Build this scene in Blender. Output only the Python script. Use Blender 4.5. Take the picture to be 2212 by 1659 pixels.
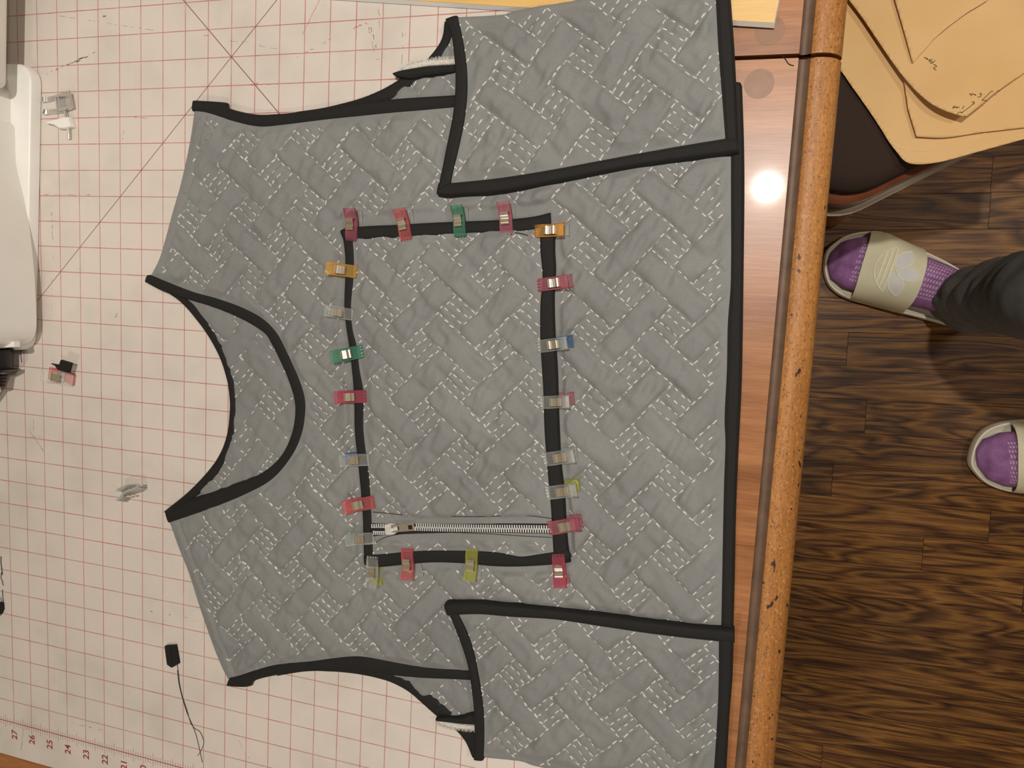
import bpy, bmesh, math, random
import numpy as np
from mathutils import Vector, Matrix

for o in list(bpy.data.objects):
    bpy.data.objects.remove(o)
S = bpy.context.scene
COL = S.collection
random.seed(5)
RNG = np.random.default_rng(5)

# ------------------------------------------------------------------ camera
T = 0.755                                    # height of the cutting mat's surface above the floor
F = 1561.77                                  # focal length in pixels of the 2212 x 1659 frame
RM = np.array([[0.95893685, 0.05157694, -0.27889053],
               [0.07902474, -0.99297365, 0.08808188],
               [-0.27238796, -0.10650421, -0.95627488]])     # rows: right, down, forward
CC = np.array([0.0463066, 0.4964879, 0.5908665])             # camera, relative to the mat surface
cam = bpy.data.cameras.new('camera')
cam.sensor_width = 36.0
cam.lens = F / 2212 * 36.0
cam.clip_start = 0.02
camo = bpy.data.objects.new('camera', cam)
COL.objects.link(camo)
m = Matrix.Identity(4)
for r in range(3):
    m[r][0] = RM[0][r]
    m[r][1] = -RM[1][r]
    m[r][2] = -RM[2][r]
m[0][3], m[1][3], m[2][3] = CC[0], CC[1], CC[2] + T
camo.matrix_world = m
S.camera = camo

# ------------------------------------------------------------------ world, lamps, exposure
S.view_settings.view_transform = 'Standard'
S.view_settings.look = 'None'
S.view_settings.gamma = 1.0
S.view_settings.exposure = 0.0
S.view_settings.use_curve_mapping = False
W = bpy.data.worlds.new('world')
S.world = W
W.use_nodes = True
W.node_tree.nodes['Background'].inputs[0].default_value = (1.0, 0.9, 0.78, 1)
W.node_tree.nodes['Background'].inputs[1].default_value = 0.25
WARM = (1.0, 0.945, 0.865)
LAMPS = [((0.137, 0.865), 19.0, 0.046), ((1.15, 0.95), 9.5, 0.22), ((-0.35, -0.75), 6.5, 0.22)]  # third entry is an added fill to even the brightness over the mat
for i, ((lx, ly), pw, sz) in enumerate(LAMPS):
    L = bpy.data.lights.new('bulb_or_fill_light', 'AREA')
    L.shape = 'DISK'
    L.size = sz
    L.energy = pw
    L.color = WARM
    lo = bpy.data.objects.new('bulb_or_fill_light', L)
    COL.objects.link(lo)
    lo.location = (lx, ly, 2.345)

# ------------------------------------------------------------------ helpers
def P(x, y, h=0.0):
    """table-space point: the spot at height h above the mat that the photograph shows at pixel x, y"""
    d = np.array([(x - 1106) / F, (y - 829.5) / F, 1.0]) @ RM
    t = (h - CC[2]) / d[2]
    q = CC + t * d
    return np.array([q[0], q[1], q[2] + T])

def PL(pts, h=0.0):
    return np.array([P(a, b, h) for a, b in pts])

def catmull(pts, n=6, closed=False):
    pts = np.asarray(pts, float)
    N = len(pts)
    out = []
    rng = range(N if closed else N - 1)
    for i in rng:
        if closed:
            p0, p1, p2, p3 = pts[(i - 1) % N], pts[i], pts[(i + 1) % N], pts[(i + 2) % N]
        else:
            p1, p2 = pts[i], pts[i + 1]
            p0 = pts[i - 1] if i > 0 else 2 * p1 - p2
            p3 = pts[i + 2] if i + 2 < N else 2 * p2 - p1
        for k in range(n):
            t = k / n
            out.append(0.5 * ((2 * p1) + (-p0 + p2) * t + (2 * p0 - 5 * p1 + 4 * p2 - p3) * t * t
                              + (-p0 + 3 * p1 - 3 * p2 + p3) * t ** 3))
    if not closed:
        out.append(pts[-1])
    return np.array(out)

def resample(pts, n):
    pts = np.asarray(pts, float)
    s = np.r_[0, np.cumsum(np.linalg.norm(np.diff(pts, axis=0), axis=1))]
    t = np.linspace(0, s[-1], n)
    return np.stack([np.interp(t, s, pts[:, k]) for k in range(pts.shape[1])], 1)

def h2(ix, iy, seed):
    n = (ix * 374761393 + iy * 668265263 + seed * 974634777) & 0xffffffff
    n = ((n ^ (n >> 13)) * 1274126177) & 0xffffffff
    return ((n ^ (n >> 16)) & 0xffff) / 65535.0

def vnoise(x, y, seed=0):
    x = np.asarray(x, float); y = np.asarray(y, float)
    ix = np.floor(x).astype(np.int64); iy = np.floor(y).astype(np.int64)
    fx = x - ix; fy = y - iy
    fx = fx * fx * fx * (fx * (fx * 6 - 15) + 10); fy = fy * fy * fy * (fy * (fy * 6 - 15) + 10)
    a = h2(ix, iy, seed); b = h2(ix + 1, iy, seed); c = h2(ix, iy + 1, seed); d = h2(ix + 1, iy + 1, seed)
    return (a * (1 - fx) + b * fx) * (1 - fy) + (c * (1 - fx) + d * fx) * fy

def mesh_obj(name, verts, faces, mat=None, parent=None, smooth=False, mesh=None):
    me = bpy.data.meshes.new(name)
    me.from_pydata([tuple(map(float, v)) for v in verts], [], [tuple(int(i) for i in f) for f in faces])
    return finish(name, me, mat, parent, smooth)

def fast_obj(name, V, Q, mat=None, parent=None, smooth=True):
    """numpy verts (n,3) and faces (m,4) or (m,3)"""
    me = bpy.data.meshes.new(name)
    k = Q.shape[1]
    me.vertices.add(len(V)); me.vertices.foreach_set('co', np.ascontiguousarray(V, np.float32).ravel())
    me.loops.add(len(Q) * k); me.loops.foreach_set('vertex_index', np.ascontiguousarray(Q, np.int32).ravel())
    me.polygons.add(len(Q)); me.polygons.foreach_set('loop_start', np.arange(0, len(Q) * k, k, dtype=np.int32))
    me.update(calc_edges=True); me.validate()
    return finish(name, me, mat, parent, smooth)

def finish(name, me, mat, parent, smooth):
    if smooth:
        me.polygons.foreach_set('use_smooth', [True] * len(me.polygons))
    if mat:
        me.materials.append(mat)
    o = bpy.data.objects.new(name, me)
    COL.objects.link(o)
    if parent:
        adopt(o, parent)
    me.update()
    return o

def adopt(o, parent):
    o.parent = parent
    M = Matrix.Translation(-Vector(parent.location)) if parent.type == 'EMPTY' else Matrix.Identity(4)
    o.matrix_parent_inverse = M

def thing(name, label, cat, loc, group=None):
    o = bpy.data.objects.new(name, None)
    COL.objects.link(o)
    o.location = tuple(map(float, loc)); o.empty_display_size = 0.02
    tag(o, label, cat, group)
    return o

def tag(o, label=None, cat=None, group=None, kind=None):
    if label: o['label'] = label
    if cat: o['category'] = cat
    if group: o['group'] = group
    if kind: o['kind'] = kind
    return o

class MB:
    def __init__(s): s.v = []; s.f = []
    def add(s, V, Fc):
        b = len(s.v); s.v += [tuple(map(float, q)) for q in V]; s.f += [tuple(int(i) + b for i in f) for f in Fc]; return s
    def box(s, x0, x1, y0, y1, z0, z1):
        return s.add([(x0, y0, z0), (x1, y0, z0), (x1, y1, z0), (x0, y1, z0), (x0, y0, z1), (x1, y0, z1), (x1, y1, z1), (x0, y1, z1)],
                     [(3, 2, 1, 0), (4, 5, 6, 7), (0, 1, 5, 4), (1, 2, 6, 5), (2, 3, 7, 6), (3, 0, 4, 7)])
    def obox(s, c, ax, ay, az):
        c, ax, ay, az = map(np.asarray, (c, ax, ay, az))
        V = [c + i * ax + j * ay + k * az for k in (-1, 1) for i, j in ((-1, -1), (1, -1), (1, 1), (-1, 1))]
        return s.add(V, [(3, 2, 1, 0), (4, 5, 6, 7), (0, 1, 5, 4), (1, 2, 6, 5), (2, 3, 7, 6), (3, 0, 4, 7)])
    def tube(s, pts, r, k=6, cap=True):
        pts = np.asarray(pts, float); n = len(pts)
        rr = np.full(n, r) if np.isscalar(r) else np.asarray(r)
        V = []
        up = np.array([0, 0, 1.0])
        for i in range(n):
            d = pts[min(i + 1, n - 1)] - pts[max(i - 1, 0)]; d = d / (np.linalg.norm(d) + 1e-12)
            a = np.cross(d, up)
            if np.linalg.norm(a) < 1e-3: a = np.cross(d, np.array([1.0, 0, 0]))
            a /= np.linalg.norm(a); b = np.cross(a, d)
            for j in range(k):
                t = 2 * math.pi * j / k
                V.append(pts[i] + rr[i] * (math.cos(t) * a + math.sin(t) * b))
        Fc = [(i * k + j, i * k + (j + 1) % k, (i + 1) * k + (j + 1) % k, (i + 1) * k + j) for i in range(n - 1) for j in range(k)]
        if cap: Fc += [tuple(range(k))[::-1], tuple((n - 1) * k + j for j in range(k))]
        return s.add(V, Fc)
    def layers(s, outline, lay, cap_top=True, cap_bot=True):
        """stack of rings: outline (n,2) closed ccw; lay = [(inset, z)]"""
        o = np.asarray(outline, float); n = len(o)
        nrm = np.roll(o, -1, 0) - np.roll(o, 1, 0)
        nrm = np.stack([-nrm[:, 1], nrm[:, 0]], 1); nrm /= np.linalg.norm(nrm, axis=1)[:, None] + 1e-12
        V = []
        for ins, z in lay:
            q = o + nrm * ins
            zz = np.full(n, z) if np.isscalar(z) else z
            V += [(q[i, 0], q[i, 1], zz[i]) for i in range(n)]
        Fc = [(l * n + i, l * n + (i + 1) % n, (l + 1) * n + (i + 1) % n, (l + 1) * n + i) for l in range(len(lay) - 1) for i in range(n)]
        if cap_top: Fc.append(tuple((len(lay) - 1) * n + i for i in range(n)))
        if cap_bot: Fc.append(tuple(range(n))[::-1])
        return s.add(V, Fc)
    def profile(s, prof, p0, p1, axis):
        """closed 2D profile (a,z) swept from p0 to p1 along axis 'x' or 'y'"""
        V = []
        for e in (p0, p1):
            V += [((a, e, z) if axis == 'y' else (e, a, z)) for a, z in prof]
        n = len(prof)
        Fc = [(i, (i + 1) % n, n + (i + 1) % n, n + i) for i in range(n)] + [tuple(range(n))[::-1], tuple(range(n, 2 * n))]
        return s.add(V, Fc)
    def build(s, name, mat, parent=None, smooth=False):
        o = mesh_obj(name, s.v, s.f, mat, parent, False)
        bm = bmesh.new(); bm.from_mesh(o.data); bmesh.ops.recalc_face_normals(bm, faces=bm.faces); bm.to_mesh(o.data); bm.free()
        if smooth:
            o.data.polygons.foreach_set('use_smooth', [True] * len(o.data.polygons))
            try: o.data.set_sharp_from_angle(angle=math.radians(smooth if smooth is not True else 40))
            except Exception: pass
        return o

# ------------------------------------------------------------------ materials
def srgb(r, g, b):
    f = lambda c: (c / 255 / 12.92) if c / 255 <= 0.04045 else ((c / 255 + 0.055) / 1.055) ** 2.4
    return (f(r), f(g), f(b), 1)

class Mat:
    def __init__(s, name):
        s.m = bpy.data.materials.new(name); s.m.use_nodes = True
        s.t = s.m.node_tree; s.b = s.t.nodes['Principled BSDF']
    def n(s, kind, **kw):
        q = s.t.nodes.new(kind)
        for k, v in kw.items(): setattr(q, k, v)
        return q
    def l(s, a, b): s.t.links.new(a, b)
    def set(s, **kw):
        for k, v in kw.items(): s.b.inputs[k.replace('_', ' ')].default_value = v
        return s
    def math(s, op, a, b=None, c=None):
        q = s.n('ShaderNodeMath', operation=op)
        for i, v in enumerate((a, b, c)):
            if v is None: continue
            if isinstance(v, (int, float)): q.inputs[i].default_value = v
            else: s.l(v, q.inputs[i])
        return q.outputs[0]
    def mix(s, fac, a, b, mode='MIX'):
        q = s.n('ShaderNodeMix', data_type='RGBA', blend_type=mode)
        for i, v in ((0, fac), (6, a), (7, b)):
            if isinstance(v, (int, float)): q.inputs[i].default_value = v
            elif isinstance(v, tuple): q.inputs[i].default_value = v
            else: s.l(v, q.inputs[i])
        return q.outputs[2]
    def coord(s, scale=(1, 1, 1), rot=(0, 0, 0), loc=(0, 0, 0), which='Object'):
        tc = s.n('ShaderNodeTexCoord'); mp = s.n('ShaderNodeMapping')
        mp.inputs['Scale'].default_value = scale; mp.inputs['Rotation'].default_value = rot; mp.inputs['Location'].default_value = loc
        s.l(tc.outputs[which], mp.inputs[0]); return mp.outputs[0]
    def noise(s, vec, scale=5, detail=3, rough=0.5, dist=0.0):
        q = s.n('ShaderNodeTexNoise')
        q.inputs['Scale'].default_value = scale; q.inputs['Detail'].default_value = detail
        q.inputs['Roughness'].default_value = rough; q.inputs['Distortion'].default_value = dist
        if vec is not None: s.l(vec, q.inputs['Vector'])
        return q.outputs[0]
    def ramp(s, fac, stops):
        q = s.n('ShaderNodeValToRGB')
        e = q.color_ramp.elements
        while len(e) < len(stops): e.new(0.5)
        for i, (p, c) in enumerate(stops): e[i].position = p; e[i].color = c
        s.l(fac, q.inputs[0]); return q.outputs[0]
    def bump(s, h, strength=0.3, dist=0.001):
        q = s.n('ShaderNodeBump'); q.inputs['Strength'].default_value = strength; q.inputs['Distance'].default_value = dist
        s.l(h, q.inputs['Height']); s.l(q.outputs[0], s.b.inputs['Normal'])
    def color(s, c): s.l(c, s.b.inputs['Base Color']); return s

def simple(name, col, rough=0.5, var=0.0, scale=30, metal=0.0, bump=0.0, bscale=400, bdist=0.0004, **kw):
    M = Mat(name); M.set(Base_Color=col, Roughness=rough, Metallic=metal, **kw)
    v = M.coord()
    if var:
        nz = M.noise(v, scale, 4, 0.6)
        dark = tuple(c * (1 - var) for c in col[:3]) + (1,); lite = tuple(min(1, c * (1 + var)) for c in col[:3]) + (1,)
        M.color(M.ramp(nz, [(0.3, dark), (0.7, lite)]))
    if bump:
        M.bump(M.noise(v, bscale, 2, 0.5), bump, bdist)
    return M.m

def mat_fabric():
    M = Mat('grey_quilted_cotton'); M.set(Roughness=0.75)
    M.b.inputs['Sheen Weight'].default_value = 0.15
    v = M.coord()
    a = M.noise(v, 9, 3, 0.55); b = M.noise(M.coord((1, 1, 1), (0, 0, 0.8)), 900, 2, 0.6)
    c = M.ramp(a, [(0.3, srgb(117, 118, 117)), (0.7, srgb(131, 132, 130))])
    c = M.mix(M.math('MULTIPLY', M.math('SUBTRACT', b, 0.35), 0.5), c, srgb(165, 166, 162))
    M.color(c)
    M.bump(b, 0.35, 0.0005)
    return M.m

def mat_binding():
    M = Mat('black_bias_binding'); M.set(Roughness=0.8)
    b = M.noise(M.coord(), 1300, 2, 0.6)
    M.color(M.ramp(b, [(0.3, srgb(6, 6, 5)), (0.8, srgb(22, 21, 19))]))
    M.bump(b, 0.4, 0.0004)
    return M.m

def mat_oak():
    """dark-stained oak strip floor; each plank has its own shift"""
    M = Mat('dark_oak_strip'); M.set(Roughness=0.5)
    M.b.inputs['Specular IOR Level'].default_value = 0.35
    oi = M.n('ShaderNodeObjectInfo'); rnd = oi.outputs['Random']
    tc = M.n('ShaderNodeTexCoord')
    off = M.n('ShaderNodeCombineXYZ'); M.l(M.math('MULTIPLY', rnd, 37.0), off.inputs[0]); M.l(M.math('MULTIPLY', rnd, 91.0), off.inputs[1])
    ad = M.n('ShaderNodeVectorMath', operation='ADD'); M.l(tc.outputs['Object'], ad.inputs[0]); M.l(off.outputs[0], ad.inputs[1])
    def mp(sc):
        q = M.n('ShaderNodeMapping'); q.inputs['Scale'].default_value = sc; M.l(ad.outputs[0], q.inputs[0]); return q.outputs[0]
    big = M.noise(mp((2.6, 22, 1)), 1.0, 2, 0.5, 0.6)                     # broad cathedral figure
    rings = M.math('PINGPONG', M.math('MULTIPLY', big, 9.0), 0.5)
    rings = M.math('MULTIPLY', rings, 2.0)
    fine = M.noise(mp((9, 430, 1)), 1.0, 3, 0.7)
    mid = M.noise(mp((4.5, 130, 1)), 1.0, 2, 0.6)
    pores = M.noise(mp((30, 900, 1)), 1.0, 2, 0.6)
    g = M.math('ADD', M.math('ADD', M.math('MULTIPLY', rings, 0.20), M.math('MULTIPLY', fine, 0.50)), M.math('MULTIPLY', mid, 0.30))
    c = M.ramp(g, [(0.34, srgb(42, 20, 7)), (0.43, srgb(86, 52, 21)), (0.52, srgb(122, 80, 35)), (0.63, srgb(154, 108, 52))])
    tone = M.math('ADD', 0.66, M.math('MULTIPLY', rnd, 0.45))
    tn = M.n('ShaderNodeCombineColor'); [M.l(tone, tn.inputs[i]) for i in range(3)]
    c = M.mix(1.0, c, tn.outputs[0], 'MULTIPLY')
    c = M.mix(M.math('MULTIPLY', M.math('GREATER_THAN', pores, 0.6), 0.45), c, srgb(32, 18, 10))
    M.color(c)
    M.bump(g, 0.12, 0.0006)
    return M.m

def mat_tablewood(name, grain, a, b, c_, rough, speck=0.0, coat=0.5):
    M = Mat(name); M.set(Roughness=rough)
    M.b.inputs['Coat Weight'].default_value = coat; M.b.inputs['Coat Roughness'].default_value = 0.07; M.b.inputs['Specular IOR Level'].default_value = 0.4
    sc = (3, 60, 1) if grain == 'x' else (60, 3, 6)
    n1 = M.noise(M.coord(sc), 1.0, 4, 0.6, 0.3)
    sc2 = (40, 700, 1) if grain == 'x' else (600, 60, 60)
    n2 = M.noise(M.coord(sc2), 1.0, 2, 0.6)
    g = M.math('ADD', M.math('MULTIPLY', n1, 0.7), M.math('MULTIPLY', n2, 0.3))
    c = M.ramp(g, [(0.3, a), (0.5, b), (0.7, c_)])
    if speck:
        s1 = M.noise(M.coord((700, 380, 500)), 1.0, 2, 0.7)
        c = M.mix(M.math('MULTIPLY', M.math('GREATER_THAN', s1, 0.60), speck), c, srgb(58, 30, 10))
        s2 = M.noise(M.coord((500, 260, 400), loc=(7, 3, 1)), 1.0, 2, 0.7)
        c = M.mix(M.math('MULTIPLY', M.math('GREATER_THAN', s2, 0.60), 0.3), c, srgb(226, 170, 96))
        s3 = M.noise(M.coord((180, 110, 160), loc=(3, 9, 1)), 1.0, 1, 0.4)
        c = M.mix(M.math('MULTIPLY', M.math('GREATER_THAN', s3, 0.735), 0.9), c, srgb(26, 13, 6))
    M.color(c); M.bump(n2, 0.06, 0.0003)
    return M.m

def mat_mat():
    M = Mat('translucent_white_cutting_mat'); M.set(Roughness=0.42)
    tc = M.n('ShaderNodeTexCoord'); sp = M.n('ShaderNodeSeparateXYZ'); M.l(tc.outputs['Object'], sp.inputs[0])
    u = M.math('MULTIPLY', sp.outputs[0], -1 / 0.0254); v = M.math('MULTIPLY', sp.outputs[1], 1 / 0.0254)
    def line(x, w): return M.math('LESS_THAN', M.math('PINGPONG', x, 0.5), w)
    field = M.math('MULTIPLY', M.math('GREATER_THAN', v, -0.02), M.math('GREATER_THAN', u, -0.02))
    grid = M.math('MULTIPLY', M.math('MAXIMUM', line(u, 0.0155), line(v, 0.0155)), field)
    du = M.math('SUBTRACT', u, 16.0); dv = M.math('SUBTRACT', v, 28.0)
    d1 = M.math('LESS_THAN', M.math('ABSOLUTE', M.math('SUBTRACT', du, dv)), 0.026)
    d2 = M.math('LESS_THAN', M.math('ABSOLUTE', M.math('ADD', du, dv)), 0.022)
    diag = M.math('MULTIPLY', M.math('MAXIMUM', d1, d2), field)
    av = M.math('ABSOLUTE', M.math('ADD', v, 0.0))
    base = M.math('LESS_THAN', av, 0.02)
    t8 = M.math('MULTIPLY', M.math('LESS_THAN', M.math('PINGPONG', M.math('MULTIPLY', u, 8.0), 0.5), 0.085), M.math('LESS_THAN', av, 0.17))
    t2 = M.math('MULTIPLY', M.math('LESS_THAN', M.math('PINGPONG', M.math('MULTIPLY', u, 2.0), 0.5), 0.022), M.math('LESS_THAN', av, 0.29))
    tick = M.math('MAXIMUM', M.math('MAXIMUM', t8, t2), base)
    vec = M.coord()
    n1 = M.noise(vec, 14, 3, 0.6); n2 = M.noise(M.coord((1, 1, 1)), 900, 1, 0.5); n3 = M.noise(M.coord((900, 9, 1)), 1, 2, 0.6)
    c = M.ramp(n1, [(0.3, srgb(206, 198, 188)), (0.52, srgb(217, 208, 198)), (0.7, srgb(222, 210, 200))])
    c = M.mix(M.math('MULTIPLY', n2, 0.12), c, srgb(176, 166, 156))
    scr = M.math('MULTIPLY', M.math('GREATER_THAN', n3, 0.70), 0.3)
    c = M.mix(scr, c, srgb(236, 226, 214))
    red = srgb(178, 92, 88)
    wear = M.noise(M.coord(), 60, 2, 0.6)
    fade = M.math('ADD', 0.45, M.math('MULTIPLY', wear, 0.7))
    c = M.mix(M.math('MULTIPLY', grid, fade), c, red)
    c = M.mix(M.math('MULTIPLY', tick, 0.8), c, srgb(150, 66, 62))
    c = M.mix(M.math('MULTIPLY', diag, 0.85), c, srgb(132, 62, 56))
    M.color(c)
    return M.m

def mat_plastic(name, col, clear=0.7):
    """tinted see-through plastic: light passes straight through, with a glossy skin"""
    M = Mat(name); M.set(Base_Color=col, Roughness=0.09)
    nz = M.noise(M.coord(), 120, 2, 0.5)
    M.color(M.ramp(nz, [(0.3, tuple(c * 0.9 for c in col[:3]) + (1,)), (0.7, col)]))
    tr = M.n('ShaderNodeBsdfTransparent'); tr.inputs[0].default_value = tuple(c ** 0.24 for c in col[:3]) + (1,)
    fr = M.n('ShaderNodeFresnel'); fr.inputs[0].default_value = 1.5
    fac = M.math('MINIMUM', M.math('ADD', 1 - clear, M.math('MULTIPLY', fr.outputs[0], 0.9)), 1.0)
    mx = M.n('ShaderNodeMixShader'); M.l(fac, mx.inputs[0]); M.l(tr.outputs[0], mx.inputs[1]); M.l(M.b.outputs[0], mx.inputs[2])
    M.l(mx.outputs[0], M.t.nodes['Material Output'].inputs[0])
    return M.m

def mat_sock():
    M = Mat('purple_knit_sock'); M.set(Roughness=0.85)
    uv = M.n('ShaderNodeUVMap'); sp = M.n('ShaderNodeSeparateXYZ'); M.l(uv.outputs[0], sp.inputs[0])
    s, t = sp.outputs[0], sp.outputs[1]
    w1 = M.math('SINE', M.math('MULTIPLY', M.math('ADD', s, M.math('MULTIPLY', t, 0.25)), 420.0))
    w2 = M.math('SINE', M.math('MULTIPLY', t, 230.0))
    k = M.math('MULTIPLY', M.math('GREATER_THAN', w1, -0.1), M.math('GREATER_THAN', w2, -0.2))
    def band(x, lo, hi): return M.math('MULTIPLY', M.math('GREATER_THAN', x, lo), M.math('LESS_THAN', x, hi))
    z = M.math('MAXIMUM', band(s, 0.73, 0.84), band(s, 0.05, 0.47))
    z = M.math('MULTIPLY', z, band(t, 0.13, 0.40))
    nz = M.noise(M.coord(), 60, 3, 0.6)
    c = M.ramp(nz, [(0.3, srgb(134, 88, 140)), (0.7, srgb(164, 116, 168))])
    c = M.mix(M.math('MULTIPLY', M.math('MULTIPLY', k, z), 0.75), c, srgb(214, 184, 204))
    M.color(c); M.bump(M.noise(M.coord(), 900, 2, 0.5), 0.4, 0.0005)
    return M.m

def mat_seat():
    M = Mat('brown_woven_seat'); M.set(Roughness=0.85)
    w1 = M.n('ShaderNodeTexWave'); w1.inputs['Scale'].default_value = 260; M.l(M.coord(rot=(0, 0, 0.9)), w1.inputs[0])
    w2 = M.n('ShaderNodeTexWave'); w2.inputs['Scale'].default_value = 260; M.l(M.coord(rot=(0, 0, 2.47)), w2.inputs[0])
    k = M.math('MULTIPLY', w1.outputs[1], w2.outputs[1])
    M.color(M.ramp(k, [(0.1, srgb(26, 16, 10)), (0.7, srgb(84, 58, 40))]))
    M.bump(k, 0.5, 0.0006)
    return M.m

def mat_kraft():
    M = Mat('kraft_paper'); M.set(Roughness=0.7)
    a = M.noise(M.coord(), 7, 3, 0.6); b = M.noise(M.coord((1, 1, 1)), 420, 3, 0.6)
    c = M.ramp(a, [(0.3, srgb(216, 174, 114)), (0.7, srgb(227, 188, 130))])
    c = M.mix(M.math('MULTIPLY', b, 0.18), c, srgb(180, 138, 84))
    M.color(c); M.bump(a, 0.05, 0.002)
    return M.m

FABRIC = mat_fabric(); BIND = mat_binding(); OAK = mat_oak(); MATM = mat_mat(); KRAFT = mat_kraft(); SOCK = mat_sock(); SEATM = mat_seat()
TOPW = mat_tablewood('table_top_wood', 'x', srgb(124, 76, 44), srgb(158, 104, 64), srgb(186, 130, 82), 0.34, coat=0.08)
MOULDW = mat_tablewood('antiqued_moulding_wood', 'y', srgb(138, 88, 42), srgb(168, 112, 58), srgb(194, 138, 78), 0.5, speck=0.5, coat=0.0)
COVEW = simple('dark_cove_band', srgb(98, 74, 56), 0.55, 0.25, 60)  # cove band is coloured darker than the moulding
THREAD = simple('white_quilting_thread', srgb(206, 206, 200), 0.35, 0.10, 300)
BLACKT = simple('black_sewing_thread', srgb(30, 28, 27), 0.6, 0.1, 300)
WHITEP = simple('white_machine_plastic', srgb(238, 236, 230), 0.35, 0.03, 20)
GREYP = simple('pale_grey_machine_plastic', srgb(236, 234, 228), 0.4, 0.03, 20)
BLACKP = simple('black_rubber_plastic', srgb(20, 20, 20), 0.4, 0.1, 50)
CHROME = simple('polished_steel', srgb(214, 212, 208), 0.2, 0.05, 80, metal=0.75)
NICKEL = simple('nickel_spring_steel', srgb(232, 226, 206), 0.18, 0.05, 80, metal=0.85)
ZIPM = simple('silver_zip_metal', srgb(232, 231, 227), 0.3, 0.05, 200, metal=0.35)
CREAM = simple('cream_slide_rubber', srgb(230, 225, 202), 0.55, 0.04, 30, bump=0.15, bscale=700)
CREAM2 = simple('cream_strap_leather', srgb(226, 220, 188), 0.5, 0.05, 30, bump=0.2, bscale=900)
EMB = simple('pale_emblem_print', srgb(226, 225, 220), 0.45, 0.03, 60)
EMBL = simple('raised_emblem_outline', srgb(244, 240, 218), 0.45, 0.03, 60)
TROUS = simple('charcoal_trouser_cotton', srgb(102, 102, 99), 0.85, 0.2, 40, bump=0.4, bscale=900)
SKIN = simple('skin', srgb(196, 150, 122), 0.5, 0.05, 40)
CHAIRW = simple('red_brown_chair_wood', srgb(104, 54, 30), 0.28, 0.25, 30)
CHAIRL = simple('honey_leg_wood', srgb(150, 104, 52), 0.4, 0.2, 30)
EDGEPALE = simple('pale_edge_band', srgb(176, 164, 146), 0.3, 0.1, 40)  # paler strip along the lower rim of the seat frame
BOARDW = mat_tablewood('pale_pine_laminate', 'x', srgb(214, 170, 98), srgb(226, 184, 114), srgb(236, 198, 134), 0.4, coat=0.2)
BOARDE = simple('white_board_edge', srgb(228, 226, 220), 0.3, 0.03, 60)
WALLM = simple('warm_white_wall_paint', srgb(226, 214, 196), 0.85, 0.03, 3, bump=0.05)
CEILM = simple('white_ceiling_paint', srgb(236, 230, 220), 0.9, 0.02, 3, bump=0.05)
INK = simple('red_ink_print', srgb(146, 58, 56), 0.6, 0.1, 200)
PENINK = simple('brown_black_pen_ink', srgb(66, 40, 24), 0.6, 0.1, 200)
MARKR = simple('red_pencil_mark', srgb(196, 96, 92), 0.7, 0.3, 900)
MARKD = simple('grey_ink_mark', srgb(116, 106, 100), 0.7, 0.3, 900)
CREASE = simple('worn_paper_crease', srgb(238, 210, 160), 0.8, 0.1, 300)
FRAY = simple('frayed_white_batting', srgb(206, 202, 192), 0.9, 0.2, 500)
LAMPG = simple('opal_lamp_glass', srgb(250, 244, 230), 0.4)
PLUGW = simple('wood_plug_disc', srgb(140, 98, 68), 0.40, 0.12, 120, Coat_Weight=0.09, Coat_Roughness=0.07, Specular_IOR_Level=0.4)

# ------------------------------------------------------------------ the room
def struct(o): o['kind'] = 'structure'; return o
RX0, RX1, RY0, RY1, RZ = -2.3, 2.2, -1.6, 2.5, 2.45
struct(MB().box(RX0, RX1, RY0, RY1, -0.06, -0.022).build('subfloor', simple('subfloor_board', srgb(28, 18, 12), 0.9)))
FLOOR = struct(MB().box(RX0, RX1, RY0, RY1, -0.022, -0.0195).build('floor', simple('dark_floor_joint', srgb(34, 20, 11), 0.9)))
struct(MB().box(RX0 - .1, RX0, RY0, RY1, 0, RZ).build('wall_left', WALLM))
struct(MB().box(RX1, RX1 + .1, RY0, RY1, 0, RZ).build('wall_right', WALLM))
struct(MB().box(RX0, RX1, RY1, RY1 + .1, 0, RZ).build('wall_back', WALLM))
struct(MB().box(RX0, RX1, RY0 - .1, RY0, 0, RZ).build('wall_front', WALLM))
struct(MB().box(RX0, RX1, RY0, RY1, RZ, RZ + .1).build('ceiling', CEILM))
# strip planks, 57 mm wide, laid almost along X
PW = 0.0572
ang = 0.030
def plank(x0, x1, yc):
    w = PW / 2 - 0.00012; b = 0.0004; z0, z1 = -0.019, 0.0
    Lh = (x1 - x0) / 2 - 0.0003
    mb = MB()
    mb.layers([(-Lh, -w), (Lh, -w), (Lh, w), (-Lh, w)], [(0, z0), (0, z1 - b), (b, z1)])
    o = mb.build('plank', OAK, None)
    c, s_ = math.cos(ang), math.sin(ang); xm = (x0 + x1) / 2 - 0.2; ym = yc - 0.309
    o.location = (0.2 + xm * c - ym * s_, 0.309 + xm * s_ + ym * c, 0); o.rotation_euler = (0, 0, ang)
    o.parent = FLOOR
    return o
r2 = random.Random(11)
k = -33
while k < 37:
    yc = 0.309 + (k + 0.5) * PW
    x = -0.72 - r2.random() * 0.3
    while x < 2.1:
        ln = r2.uniform(0.45, 1.5)
        if 2.1 - (x + ln) < 0.3: ln = 2.12 - x
        plank(x, x + ln, yc)
        x += ln
    k += 1

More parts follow.
